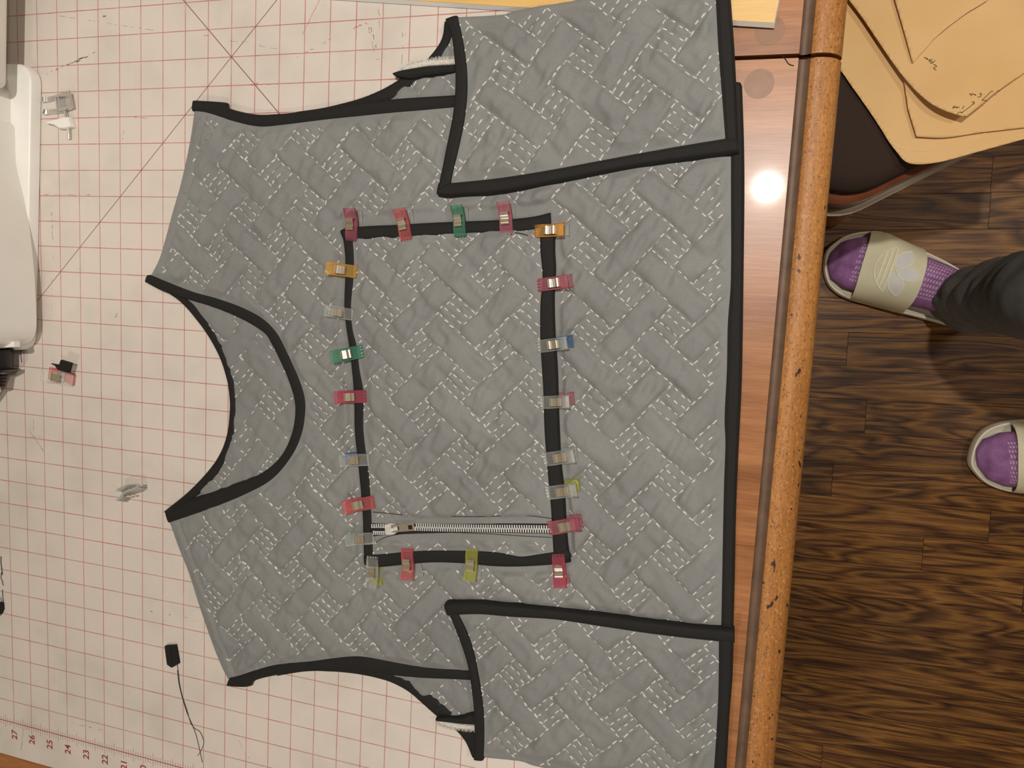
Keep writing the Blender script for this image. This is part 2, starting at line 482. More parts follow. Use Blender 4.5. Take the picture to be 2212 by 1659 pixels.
# ceiling lamps; the last fixture is an added fill
for i, ((lx, ly), pw, sz) in enumerate(LAMPS):
    lab = ['round flush ceiling lamp over the cutting table', 'round flush ceiling lamp above the chair side of the room', 'added round fill lamp beyond the numbered end of the mat'][i]
    t = thing('ceiling_or_fill_lamp', lab, 'lamp', (lx, ly, RZ), 'flush ceiling lamps')
    circ = [(lx + .11 * math.cos(a), ly + .11 * math.sin(a)) for a in np.linspace(0, 2 * math.pi, 33)[:-1]]
    MB().layers(circ, [(0.0, 2.425), (0, 2.4499)]).build('base', CHROME, t, 40)
    MB().layers(circ, [(0.06, 2.36), (0.03, 2.364), (0.012, 2.38), (0.004, 2.4), (0.004, 2.4255)]).build('glass_shade', LAMPG, t, 60)

# ------------------------------------------------------------------ table
TT = T - 0.002                     # table top under the mat
TX0, TY0, TY1, GAP = -1.02, -0.36, 1.42, 0.692
XI, XO = 0.0850, 0.1165
tb = thing('dining_table', 'reddish brown wooden dining table with rounded moulded edge and leaf joint', 'table', (-0.45, 0.5, 0))
MB().box(TX0 + .03, XI, TY0 + .03, GAP - .0016, TT - .028, TT).build('top_panel', TOPW, tb)
MB().box(TX0 + .03, XI, GAP + .0016, TY1 - .03, TT - .028, TT).build('top_panel', TOPW, tb)
prof = [(XI, -.001), (XI + .0006, -.0032), (XI + .003, -.0042), (XI + .006, -.0036), (XI + .0085, -.0014), (XI + .012, -.0002), (XI + .017, -.0002),
        (XI + .022, -.0016), (XI + .0265, -.0048), (XI + .0298, -.0095), (XI + .0315, -.0155), (XI + .031, -.022), (XI + .028, -.028), (XI + .020, -.032), (XI, -.032)]
for y0, y1 in ((TY0, GAP - .0016), (GAP + .0016, TY1)):
    pr = [(a, TT + z) for a, z in prof]
    MB().profile(pr[2:], y0, y1, 'y').build('edge_moulding', MOULDW, tb, 50)
    MB().profile([(XI, TT - .0009), (XI + .0008, TT - .0031), (XI + .003, TT - .00405), (XI + .006, TT - .00345), (XI + .0086, TT - .00125), (XI + .0086, TT - .008), (XI, TT - .008)], y0, y1, 'y').build('cove_groove', COVEW, tb, 50)
    pl = [(TX0 + .03 - (a - XI), TT + z) for a, z in prof][::-1]
    MB().profile(pl, y0, y1, 'y').build('edge_moulding', MOULDW, tb, 50)
MB().profile([(TY0 + .03 - (a - XI), TT + z) for a, z in prof][::-1], TX0 + .03, XI, 'x').build('edge_moulding', MOULDW, tb, 50)
MB().profile([(TY1 - .03 + (a - XI), TT + z) for a, z in prof], TX0 + .03, XI, 'x').build('edge_moulding', MOULDW, tb, 50)
for x, y, r in ((1663, 66, 33), (1640, 181, 33)):
    c = P(x, y, -.002); e = P(x + r, y, -.002); rad = np.linalg.norm(e - c)
    cc = [(c[0] + rad * math.cos(a), c[1] + rad * math.sin(a)) for a in np.linspace(0, 2 * math.pi, 41)[:-1]]
    MB().layers(cc, [(0, TT - .002), (0, TT + .00015)]).build('wood_plug', PLUGW, tb)
for x0, x1, y0, y1 in ((-.93, .0, -.26, -.24), (-.93, .0, 1.3, 1.32), (-.93, -.91, -.26, 1.32), (-.02, .0, -.26, 1.32)):
    MB().box(x0, x1, y0, y1, TT - .11, TT - .028).build('apron', CHAIRW, tb)
for lx in (-.9, -.035):
    for ly in (-.23, 1.29):
        rp = [(.035, .0), (.032, .08), (.03, .2), (.04, .45), (.045, .6), (.036, .64), (.045, .66), (.045, TT - .03)]
        pts = [(lx, ly, z) for _, z in rp]
        MB().tube(pts, [r for r, _ in rp], 16).build('leg', CHAIRW, tb, 50)

# ------------------------------------------------------------------ cutting mat
mt = thing('cutting_mat', 'large translucent white cutting mat with red inch grid and ruler edge', 'mat', (-.45, .45, TT))
MX0, MX1, MY0, MY1 = -.955, .034, -.0412, 1.0
MB().layers([(MX0, MY0), (MX1, MY0), (MX1, MY1), (MX0, MY1)], [(0, TT + .0001), (0, T - .0003), (.0003, T)]).build('mat_sheet', MATM, mt)
for nmb in range(1, 36):
    cu = bpy.data.curves.new('num', 'FONT'); cu.body = str(nmb); cu.size = 0.0112; cu.align_x = 'CENTER'; cu.align_y = 'CENTER'; cu.offset = 0.00022; cu.resolution_u = 3
    to = bpy.data.objects.new('num', cu); COL.objects.link(to)
    dg = bpy.context.evaluated_depsgraph_get(); me = bpy.data.meshes.new_from_object(to.evaluated_get(dg))
    bpy.data.objects.remove(to)
    R_ = Matrix.Translation((-nmb * .0254 + .0006, -.0142, T + .00006)) @ Matrix.Rotation(math.pi / 2, 4, 'Z')
    me.transform(R_)
    finish('ruler_number', me, INK, mt, False)

def marks(name, lst, mat, seed):
    """worn pencil dashes lying on the mat: (x0,y0,x1,y1,width_m,density)"""
    rr = random.Random(seed); mb = MB()
    for x0, y0, x1, y1, w, dens in lst:
        a, b = P(x0, y0)[:2], P(x1, y1)[:2]; L = np.linalg.norm(b - a); d = (b - a) / L; n = np.array([-d[1], d[0]])
        s = 0
        while s < L:
            ln = rr.uniform(.0006, .004) * (1 if dens < .9 else 3)
            if rr.random() < dens:
                q = a + d * s + n * rr.gauss(0, w * .5); e = a + d * min(L, s + ln) + n * rr.gauss(0, w * .5); ww = w * rr.uniform(.25, .6)
                mb.add([(*(q - n * ww), T + .00005), (*(e - n * ww * .5), T + .00005), (*(e + n * ww * .5), T + .00005), (*(q + n * ww), T + .00005)], [(0, 1, 2, 3)])
            s += ln
    return tag(mb.build(name, mat, mt), kind='stuff')
marks('red_pencil_marks', [(690, 0, 652, 78, .0006, .9), (764, 60, 793, 50, .0010, .85), (793, 50, 812, 130, .0008, .45), (812, 128, 826, 126, .0006, .6), (540, 182, 600, 182, .0006, .5), (555, 178, 555, 192, .0005, .7),
      (868, 120, 878, 60, .0005, .5), (95, 421, 195, 421, .0007, .6), (285, 253, 318, 256, .0006, .6), (440, 76, 452, 78, .0006, .8), (535, 183, 552, 184, .0006, .8), (103, 29, 112, 29, .0006, .9), (48, 941, 92, 945, .0006, .5), (72, 905, 73, 945, .0005, .6), (112, 590, 112, 680, .0004, .3)], MARKR, 3)
marks('grey_ink_marks', [(100, 160, 206, 113, .0012, .55), (165, 135, 190, 122, .0014, .9), (125, 34, 335, 66, .0004, .5), (150, 40, 160, 41, .0012, .9), (223, 33, 229, 35, .0016, 1), (268, 275, 262, 320, .0005, .35), (560, 99, 615, 108, .0004, .7), (630, 130, 740, 70, .0005, .35), (800, 60, 815, 110, .0009, .4),
      (818, 20, 820, 60, .0005, .4), (870, 60, 868, 145, .0005, .4), (110, 430, 116, 560, .0007, .25), (60, 925, 95, 975, .0004, .5), (75, 945, 94, 975, .0006, .9), (496, 89, 540, 92, .0004, .5), (155, 1562, 222, 1577, .0006, .6), (515, 1600, 540, 1640, .0004, .6), (249, 672, 252, 685, .002, .5), (46, 1620, 50, 1581, .0006, 1),
      (325, 1320, 330, 1322, .001, .8), (365, 1328, 376, 1328, .001, .5), (395, 1332, 430, 1342, .0005, .3)], MARKD, 4)

# ------------------------------------------------------------------ laminate board under the garment
cn = P(1672, 51, .004)[:2]; e_ = np.array([.9932, -.1165]); n_ = np.array([.1165, .9932])
bd = thing('laminate_board', 'pale pine laminate board with white edge lying under the vest', 'board', (*(cn - .2 * e_ + .1 * n_), T))
qd = [cn - .46 * e_, cn, cn + .20 * n_, cn - .46 * e_ + .20 * n_]
MB().layers([qd[0] - n_ * 0, qd[1], qd[2], qd[3]], [(-.0022, T + .0008), (-.0018, T + .0014), (0, T + .0042)]).build('core', BOARDE, bd)
MB().layers([qd[0], qd[1], qd[2], qd[3]], [(0.0002, T + .0042), (.0002, T + .0048)]).build('wood_face', BOARDW, bd)

# ------------------------------------------------------------------ quilted panels
def poly_dist(pts, poly):
    """inside flag, distance and nearest boundary point"""
    n = len(poly); best = np.full(len(pts), 1e9); near = np.zeros_like(pts); ins = np.zeros(len(pts), bool)
    x, y = pts[:, 0], pts[:, 1]
    for i in range(n):
        a = poly[i]; b = poly[(i + 1) % n]; d = b - a; l2 = d @ d
        if l2 < 1e-16: continue
        t = np.clip(((x - a[0]) * d[0] + (y - a[1]) * d[1]) / l2, 0, 1)
        qx = a[0] + t * d[0]; qy = a[1] + t * d[1]; dd = (x - qx) ** 2 + (y - qy) ** 2
        m_ = dd < best; best[m_] = dd[m_]; near[m_, 0] = qx[m_]; near[m_, 1] = qy[m_]
        if abs(d[1]) > 1e-14:
            c = ((a[1] > y) != (b[1] > y)) & (x < (b[0] - a[0]) * (y - a[1]) / d[1] + a[0]); ins ^= c
    return ins, np.sqrt(best), near

class Quilt:
    def __init__(s, A, seed, puff=.0036, wr=.0019, rim=.004):
        s.A = np.array(A); s.inv = np.linalg.inv(s.A[:2]); s.seed = seed; s.puff = puff; s.wr = wr; s.seams = []; s.rim = rim
    def pq(s, X, Y):
        q = np.stack([X - s.A[2, 0], Y - s.A[2, 1]], -1) @ s.inv; return q[..., 0], q[..., 1]
    def xy(s, p, q): return np.stack([p, q], -1) @ s.A[:2] + s.A[2]
    def relief(s, X, Y):
        X = X + .0016 * (vnoise(X * 60, Y * 60, s.seed + 5) - .5); Y = Y + .0016 * (vnoise(X * 60, Y * 60, s.seed + 6) - .5)
        p, q = s.pq(X, Y)
        i = np.floor(p).astype(int) % 4; j = np.floor(q).astype(int) % 4
        fp = p - np.floor(p); fq = q - np.floor(q)
        a = np.zeros_like(p); c = np.zeros_like(p); hatch = (i % 2 == 0) & (j % 2 == 0)
        m1 = (j == 1) & (i != 3); a = np.where(m1, p % 4, a); c = np.where(m1, fq, c)
        m2 = (j == 3) & (i != 1); a = np.where(m2, (p - 2) % 4, a); c = np.where(m2, fq, c)
        m3 = (i == 1) & (j != 1); a = np.where(m3, (q + 2) % 4, a); c = np.where(m3, fp, c)
        m4 = (i == 3) & (j != 3); a = np.where(m4, q % 4, a); c = np.where(m4, fp, c)
        bar = 1 - np.abs(2 * c - 1) ** 3.2
        end = 1 - np.abs(2 * np.clip(a / 3, 0, 1) - 1) ** 9
        zb = s.puff * np.clip(bar, 0, 1) ** .6 * np.clip(end, 0, 1) ** .6
        even = ((i + j) % 4 == 0)
        row = np.where(even, fp, fq)
        zh = s.puff * .40 * np.abs(np.sin(row * 3 * math.pi)) ** .7 * np.clip(1 - np.abs(2 * np.where(even, fq, fp) - 1) ** 6, 0, 1)
        z = np.where(hatch, zh, zb)
        H_ = np.linalg.norm(s.A[0])
        dl = np.where(hatch, 1.0, np.minimum(c, 1 - c)) * H_
        z = z - .0016 * np.exp(-(dl / .0016) ** 2) * np.clip(vnoise(X * 40, Y * 40, s.seed + 7) * 2.2 - .7, 0, 1)
        # creases pulled out of the bars
        w = vnoise(X * 34 + Y * 10, Y * 34 - X * 10, s.seed) - .5
        w2 = vnoise((X + Y) * 95, (X - Y) * 40, s.seed + 1) - .5
        w3 = vnoise((X - .4 * Y) * 150, (Y + .2 * X) * 55, s.seed + 2) - .5
        ridge = 1 - np.abs(vnoise(X * 46 - Y * 18, Y * 46 + X * 22, s.seed + 3) * 2 - 1)
        z = z + s.wr * (1.5 * w + 1.4 * w2 + 1.5 * w3) + s.wr * .9 * np.clip(ridge - .93, 0, 1) * -8 * (w2 + .6)
        for sm_ in s.seams:
            _, dd, _ = poly_dist(np.stack([X, Y], -1), sm_)
            z = z * np.clip(dd / .005, .25, 1) - .0016 * np.exp(-(dd / .0011) ** 2)
        return z

def panel(name, outline, hb, thick, Q, parent, res=.0014, drop=.004, edges=None, flat=None, holes=None):
    poly = outline[:, :2]
    x0, y0 = poly.min(0) - res * 2; x1, y1 = poly.max(0) + res * 2
    xs = np.arange(x0, x1, res); ys = np.arange(y0, y1, res)
    X, Y = np.meshgrid(xs, ys); pts = np.stack([X.ravel(), Y.ravel()], 1)
    ins, dist, near = poly_dist(pts, poly)
    nx, ny = len(xs), len(ys)
    idx = np.arange(nx * ny).reshape(ny, nx)
    q = np.stack([idx[:-1, :-1], idx[:-1, 1:], idx[1:, 1:], idx[1:, :-1]], -1).reshape(-1, 4)
    keep = ins[q].any(1); q = q[keep]
    pts2 = np.where(ins[:, None], pts, near); d = np.where(ins, dist, 0)
    used = np.unique(q); mp = -np.ones(nx * ny, int); mp[used] = np.arange(len(used)); q = mp[q]
    V2 = pts2[used]; d = d[used]
    z = surf(V2[:, 0], V2[:, 1], d, hb, thick, Q, drop, flat)
    V = np.column_stack([V2, z + T])
    return fast_obj(name, V, q, FABRIC, parent, True)

def surf(X, Y, d, hb, thick, Q, drop, flat):
    e = np.clip(d / drop, 0, 1); e = np.sqrt(np.clip(1 - (1 - e) ** 2, 0, 1))
    r = Q.relief(X, Y) * np.clip((d - Q.rim) / .008, 0, 1)
    if flat is not None: r = r * flat(X, Y)
    return np.maximum(hb + thick * e + r, hb + thick * e * .35)

def stitches(name, outline, hb, thick, Q, parent, drop=.004, flat=None, margin=.004, skip=0.06, seed=1):
    poly = outline[:, :2]; rr = np.random.default_rng(seed)
    pp, qq = Q.pq(poly[:, 0], poly[:, 1])
    i0, i1 = int(pp.min() // 4) - 2, int(pp.max() // 4) + 2; j0, j1 = int(qq.min() // 4) - 2, int(qq.max() // 4) + 2
    seg = []                                   # (p,q,dirp,dirq)
    st = 1 / 3.25
    def ln(p0, q0, dp, dq, L, off=.5):
        n = int(round(L / st))
        for k_ in range(n):
            t = (k_ + off) * L / n; seg.append((p0 + dp * t, q0 + dq * t, dp, dq))
    for I in range(i0, i1 + 1):
        for J in range(j0, j1 + 1):
            for a, b in ((0, 0), (2, 2)):
                P0, Q0 = I * 4 + a, J * 4 + b
                for e in (1, 2): ln(P0, Q0 + e, 1, 0, 3)          # bar lying along p
                for e in (1, 2): ln(P0 + e, Q0 - 2, 0, 1, 3)      # bar lying along q
                for e in (1 / 3, 2 / 3): ln(P0 + e, Q0, 0, 1, 1)  # hatch, rows along q
                for e in (1 / 3, 2 / 3): ln(P0 + 2, Q0 + e, 1, 0, 1)
    seg = np.array(seg)
    seg[:, :2] += rr.normal(0, .022, (len(seg), 2))
    c = Q.xy(seg[:, 0], seg[:, 1]); dv = Q.xy(seg[:, 0] + seg[:, 2] * .1, seg[:, 1] + seg[:, 3] * .1) - c
    dv /= np.linalg.norm(dv, axis=1)[:, None]
    ins, dist, _ = poly_dist(c, poly)
    ok = ins & (dist > margin) & (rr.random(len(c)) > skip)
    if flat is not None: ok &= flat(c[:, 0], c[:, 1]) > (.5 if flat is not pressed else .1)
    c, dv, dist = c[ok], dv[ok], dist[ok]
    a_ = rr.normal(0, .07, len(c)); dv = np.stack([dv[:, 0] * np.cos(a_) - dv[:, 1] * np.sin(a_), dv[:, 0] * np.sin(a_) + dv[:, 1] * np.cos(a_)], 1)
    hl = .0021 * rr.uniform(.75, 1.15, len(c)); w = .00056
    nv = np.stack([-dv[:, 1], dv[:, 0]], 1)
    Vs = []
    for s_, k_, up in ((-1, -.75, 0), (-1, .75, 0), (1, .75, 0), (1, -.75, 0), (-.82, -.6, 1), (-.82, .6, 1), (.82, .6, 1), (.82, -.6, 1)):
        q = c + dv * (hl * s_)[:, None] + nv * (w * k_ * 1.3)
        z = surf(q[:, 0], q[:, 1], dist, hb, thick, Q, drop, flat)
        Vs.append(np.column_stack([q, z + T + (.00030 if up else -.0003)]))
    V = np.stack(Vs, 1).reshape(-1, 3)
    fq = np.array([(4, 5, 6, 7), (0, 1, 5, 4), (1, 2, 6, 5), (2, 3, 7, 6), (3, 0, 4, 7)])
    Fq = (np.arange(len(c))[:, None, None] * 8 + fq[None]).reshape(-1, 4)
    return tag(fast_obj(name, V, Fq[:, ::-1], THREAD, parent, False), kind='stuff')

def band(name, ea, eb, hb, ht, parent, mat=None, n=None, groove=.82, wob=.0, seed=0, label=None, drop=None):
    """folded binding strip between two traced edges (pixels); groove marks its stitch line"""
    A = resample(catmull(PL(ea, hb + ht * .5), 5), 200); B = resample(catmull(PL(eb, hb + ht * .5), 5), 200)
    L = np.linalg.norm(np.diff(A, axis=0), axis=1).sum(); n = n or max(12, int(L / .0025))
    A = resample(A, n); B = resample(B, n)
    ts = [0, .015, .06, .16, .3, .5, .68, .78, .82, .86, .93, .985, 1]
    pf = []
    for t in ts:
        e = 1 - abs(2 * t - 1) ** 5
        if abs(t - groove) < 1e-6 and groove > .6: e -= .16
        pf.append(max(0, e))
    base = hb if drop is None else drop
    V = []
    for i in range(n):
        for t, e in zip(ts, pf):
            p = A[i] * (1 - t) + B[i] * t
            z = base + (hb - base + ht) * e if e < .5 else hb + ht * e
            z += .0005 * (vnoise(np.array([p[0] * 90]), np.array([p[1] * 90]), seed + 9)[0] - .5) * e
            V.append((p[0], p[1], T + z))
    k_ = len(ts)
    Fq = [(i * k_ + j, i * k_ + j + 1, (i + 1) * k_ + j + 1, (i + 1) * k_ + j) for i in range(n - 1) for j in range(k_ - 1)]
    b0 = len(V)
    # flat underside so the strip is a closed body
    for i in range(n):
        V.append((A[i][0], A[i][1], T + base)); V.append((B[i][0], B[i][1], T + base))
    for i in range(n - 1):
        Fq.append((b0 + 2 * i, b0 + 2 * i + 2, b0 + 2 * i + 3, b0 + 2 * i + 1))
    Fq.append(tuple(range(k_))[::-1]); Fq.append(tuple((n - 1) * k_ + j for j in range(k_)))
    o = mesh_obj(name, V, Fq, mat or BIND, parent, True)
    bm = bmesh.new(); bm.from_mesh(o.data); bmesh.ops.remove_doubles(bm, verts=bm.verts, dist=1e-7); bmesh.ops.recalc_face_normals(bm, faces=bm.faces); bm.to_mesh(o.data); bm.free()
    if label: o['label'] = label
    return o

vest = thing('quilted_vest', 'grey quilted vest with black bias binding spread out on the cutting mat', 'garment', (*P(1000, 800)[:2], T))
SHU = [(418, 226), (411, 280), (402, 330), (386, 400), (370, 455), (358, 500), (342, 555), (322, 596)]
SHL = [(362, 1126), (385, 1190), (405, 1240), (430, 1318), (455, 1390), (475, 1440), (490, 1470)]
NECK_IN = [(314, 612), (354, 632), (435, 657), (481, 673), (526, 694), (569, 721), (585, 746), (600, 775), (618, 815), (631, 855), (635, 890), (628, 935), (604, 985), (562, 1022), (500, 1047), (430, 1071), (385, 1088), (357, 1101)]
NECK_OUT = [(319, 593), (336, 597), (413, 628), (467, 643), (526, 664), (571, 689), (603, 725), (628, 775), (648, 820), (660, 860), (660, 895), (652, 940), (630, 987), (590, 1035), (540, 1065), (480, 1091), (420, 1113), (365, 1131)]
BNECK_L = [(340, 622), (385, 650), (425, 695), (455, 738), (476, 780), (490, 825), (495, 862), (494, 900), (487, 945), (470, 985), (440, 1025), (400, 1066), (353, 1104)]
BNECK_R = [(350, 612), (412, 652), (442, 686), (466, 722), (487, 765), (500, 805), (508, 850), (510, 895), (505, 945), (489, 993), (466, 1030), (430, 1070), (368, 1112)]
FARM_T = [(418, 214), (484, 219), (489, 231), (545, 244), (600, 243), (650, 238), (720, 228), (800, 216), (870, 209), (985, 202)]
FARM_B = [(415, 241), (447, 245), (500, 262), (560, 275), (620, 270), (700, 260), (780, 252), (850, 245), (910, 240), (985, 233)]
BARM_O = [(640, 239), (700, 230), (770, 212), (820, 192), (862, 168), (890, 147), (915, 131), (935, 110), (952, 82), (957, 46)]
BARM_I = [(640, 262), (700, 252), (780, 238), (830, 222), (858, 209), (895, 178), (925, 152), (948, 130), (968, 100), (986, 50)]
LFARM_T = [(497, 1463), (512, 1459), (545, 1448), (600, 1434), (680, 1426), (745, 1417), (790, 1417), (850, 1428), (920, 1440), (1025, 1448)]
LFARM_B = [(489, 1484), (515, 1488), (538, 1486), (546, 1474), (600, 1460), (660, 1452), (740, 1450), (800, 1456), (880, 1466), (1025, 1472)]
LBARM_O = [(600, 1461), (665, 1451), (735, 1453), (785, 1460), (835, 1473), (878, 1495), (905, 1518), (942, 1551), (975, 1574), (1000, 1600), (1014, 1628), (1018, 1636)]
LBARM_I = [(600, 1450), (665, 1440), (735, 1441), (800, 1447), (860, 1458), (905, 1478), (940, 1505), (970, 1532), (992, 1547), (1020, 1572), (1034, 1600), (1040, 1636)]
UF_L = [(958, 44), (972, 80), (978, 130), (980, 170), (978, 215), (972, 260), (960, 320), (948, 380), (941, 418)]
UF_R = [(989, 33), (1000, 80), (1008, 130), (1011, 170), (1010, 215), (1003, 270), (990, 330), (981, 365), (975, 396)]
UF_BT = [(948, 394), (976, 393), (1080, 382), (1200, 363), (1350, 335), (1460, 315), (1590, 293)]
UF_BB = [(943, 423), (965, 426), (1000, 424), (1080, 418), (1200, 395), (1350, 365), (1450, 350), (1598, 332)]
UF_HL = [(1541, -40), (1544, 0), (1550, 110), (1558, 210), (1566, 312)]
UF_HR = [(1577, -40), (1580, 0), (1587, 100), (1592, 200), (1597, 328)]
HEM_L = [(1576, 176), (1577, 300), (1577, 420), (1577, 600), (1570, 700), (1568, 800), (1563, 900), (1565, 960), (1562, 1050), (1559, 1200), (1556, 1365)]
HEM_R = [(1604, 180), (1608, 300), (1609, 420), (1607, 600), (1604, 800), (1600, 900), (1597, 960), (1591, 1100), (1588, 1250), (1585, 1365)]
LF_TT = [(958, 1304), (970, 1300), (1020, 1299), (1100, 1306), (1200, 1316), (1300, 1327), (1400, 1340), (1480, 1350), (1587, 1360)]
LF_TB = [(968, 1332), (992, 1330), (1040, 1329), (1100, 1334), (1200, 1340), (1300, 1355), (1400, 1370), (1480, 1380), (1587, 1391)]
LF_L = [(959, 1306), (975, 1345), (1000, 1410), (1010, 1450), (1016, 1490), (1020, 1530), (1022, 1600), (1020, 1640)]
LF_R = [(990, 1326), (1010, 1365), (1025, 1410), (1033, 1450), (1040, 1490), (1046, 1540), (1047, 1600), (1045, 1643)]
LF_HL = [(1551, 1372), (1550, 1500), (1545, 1600), (1538, 1700)]
LF_HR = [(1586, 1362), (1583, 1470), (1576, 1560), (1568, 1700)]

def smooth(pts, n=4): return [tuple(q) for q in catmull(np.array(pts, float), n)]
# heights above the mat
HB_B, TH_B = .0006, .0030          # back panel
HB_F, TH_F = .0042, .0032          # front panel
HB_S, TH_S = .0086, .0040          # folded side panels
HB_P, TH_P = .0092, .0020          # pocket

PO = smooth([(742, 496), (800, 490), (900, 483), (1000, 479), (1090, 474), (1180, 466)]) + smooth([(1182, 520), (1186, 580), (1182, 650), (1184, 740), (1189, 840), (1192, 930), (1197, 1010), (1204, 1100), (1212, 1195)]) + \
     smooth([(1190, 1210), (1120, 1213), (1060, 1209), (1000, 1205), (920, 1204), (860, 1210), (795, 1212)]) + smooth([(794, 1180), (792, 1100), (786, 1030), (779, 960), (776, 900), (773, 840), (764, 770), (753, 700), (751, 640), (755, 580), (752, 530)])
po = PL(PO, HB_P + TH_P)
uf_px = smooth([(975, 40), (989, 33), (1040, 31), (1085, 27), (1105, 21), (1150, 11), (1210, 2), (1280, -10), (1400, -22), (1560, -34)]) + smooth([(1566, -10), (1573, 110), (1580, 210), (1588, 310)]) + smooth([(1450, 332), (1350, 350), (1200, 379), (1080, 400), (975, 408)]) + smooth([(962, 395), (975, 325), (988, 265), (994, 215), (995, 170), (993, 130), (986, 80)])
ufo = PL(uf_px, HB_S + TH_S)
lf_px = smooth([(975, 1316), (1040, 1314), (1100, 1320), (1200, 1328), (1300, 1341), (1400, 1355), (1480, 1365), (1570, 1376)]) + smooth([(1570, 1385), (1566, 1500), (1560, 1600), (1553, 1700)]) + smooth([(1400, 1692), (1280, 1680), (1200, 1668), (1155, 1660), (1125, 1650), (1085, 1645), (1046, 1641), (1034, 1636)]) + smooth([(1034, 1600), (1033, 1535), (1028, 1490), (1021, 1450), (1012, 1410), (992, 1355)])
lfo = PL(lf_px, HB_S + TH_S)
def pressed(X, Y):
    f = np.ones_like(X)
    for poly in (po, ufo, lfo):
        ins, dd, _ = poly_dist(np.stack([X, Y], -1), poly[:, :2])
        sd = np.where(ins, dd, -dd)
        f = f * (1 - .93 * np.clip((sd + .0135) / .004, 0, 1) if poly is po else 1 - .85 * np.clip((sd + .0115) / .006, 0, 1))
    return f
back_px = smooth([(420, 240), (404, 330), (372, 455), (345, 556), (330, 610)]) + smooth(BNECK_L) + smooth([(366, 1132), (408, 1240), (458, 1390), (494, 1466)]) + \
          smooth([(560, 1468)] + LBARM_O[1:]) + smooth([(1090, 1640), (1300, 1640), (1560, 1600)]) + smooth([(1570, 1400), (1580, 900), (1588, 500), (1580, 220), (1530, 110), (1200, 90), (1000, 75)]) + smooth([(960, 50)] + BARM_O[::-1][1:-1]) + smooth([(600, 250), (540, 252), (480, 240)])
QB = Quilt([[.0170, -.0138], [.0147, .0172], [-.41, .48]], 40, .0020, .0014)
bo = PL(back_px, HB_B + TH_B)
panel('back_panel', bo, HB_B, TH_B, QB, vest, res=.0018)
stitches('back_panel_stitches', bo, HB_B, TH_B, QB, vest, skip=.25, seed=8)
front_px = smooth(SHU) + [tuple(q) for q in (.4 * resample(catmull(np.array(NECK_IN, float), 5), 60) + .6 * resample(catmull(np.array(NECK_OUT, float), 5), 60))[2:-2]] + smooth(SHL) + smooth([(515, 1470), (545, 1462)] + [(a, b + 12) for a, b in LFARM_T[3:]]) + \
           smooth([(1100, 1470), (1560, 1480)]) + smooth([(a + 10, b) for a, b in HEM_L[::-1]]) + smooth([(1500, 170), (1100, 190)]) + smooth([(a, b - 10) for a, b in FARM_B[::-1][:-1]])
fo = PL(front_px, HB_F + TH_F)
QF = Quilt([[.01698, -.01376], [.01469, .01715], [-.04142, .51331]], 10)
QF.seams = [PL(q + q[::-1][1:-1], HB_F + TH_F)[:, :2] for q in ([(444, 246), (434, 290), (424, 340), (411, 395), (396, 440), (380, 490), (364, 530), (350, 570)], [(386, 1124), (410, 1190), (432, 1250), (455, 1318), (478, 1380), (498, 1430), (508, 1462)])]
panel('front_panel', fo, HB_F, TH_F, QF, vest, res=.0013, flat=pressed)
stitches('front_panel_stitches', fo, HB_F, TH_F, QF, vest, skip=.06, seed=2, flat=pressed, margin=.010)
QU = Quilt([[.01885, -.01335], [.01269, .0183], [-.11322, .65457]], 20, .0034, .0021, .0065)
panel('side_panel', ufo, HB_S, TH_S, QU, vest, res=.0013, drop=.006)
stitches('side_panel_stitches', ufo, HB_S, TH_S, QU, vest, skip=.04, seed=3)
QL = Quilt([[.01585, -.01344], [.01531, .01583], [-.0870, .20845]], 30, .0034, .0019, .0065)
panel('side_panel', lfo, HB_S, TH_S, QL, vest, res=.0013, drop=.006)
stitches('side_panel_stitches', lfo, HB_S, TH_S, QL, vest, skip=.04, seed=4)

band('back_neck_binding', BNECK_L, BNECK_R, .0030, .0022, vest, drop=.0004, seed=1)
band('back_armhole_binding', BARM_O, BARM_I, .0030, .0022, vest, drop=.0004, seed=2)
band('back_armhole_binding', LBARM_O, LBARM_I, .0030, .0022, vest, drop=.0004, seed=3)
band('front_neck_binding', NECK_IN, NECK_OUT, .0066, .0024, vest, drop=.0040, seed=4)
band('front_armhole_binding', FARM_T, FARM_B, .0066, .0024, vest, drop=.0030, seed=5)
band('front_armhole_binding', LFARM_B, LFARM_T, .0066, .0024, vest, drop=.0030, seed=6)
band('hem_binding', HEM_R, HEM_L, .0064, .0026, vest, drop=-.0015, seed=7)
band('side_panel_binding', UF_L, UF_R, .0124, .0026, vest, drop=.0040, seed=8)
band('side_panel_binding', UF_BB, UF_BT, .0126, .0027, vest, drop=.0066, seed=9)
band('side_panel_binding', UF_HR, UF_HL, .0122, .0026, vest, drop=.0060, seed=10)
band('side_panel_binding', LF_L, LF_R, .0124, .0026, vest, drop=.0040, seed=11)
band('side_panel_binding', LF_TT, LF_TB, .0126, .0027, vest, drop=.0066, seed=12)
band('side_panel_binding', LF_HR, LF_HL, .0122, .0026, vest, drop=.0060, seed=13)
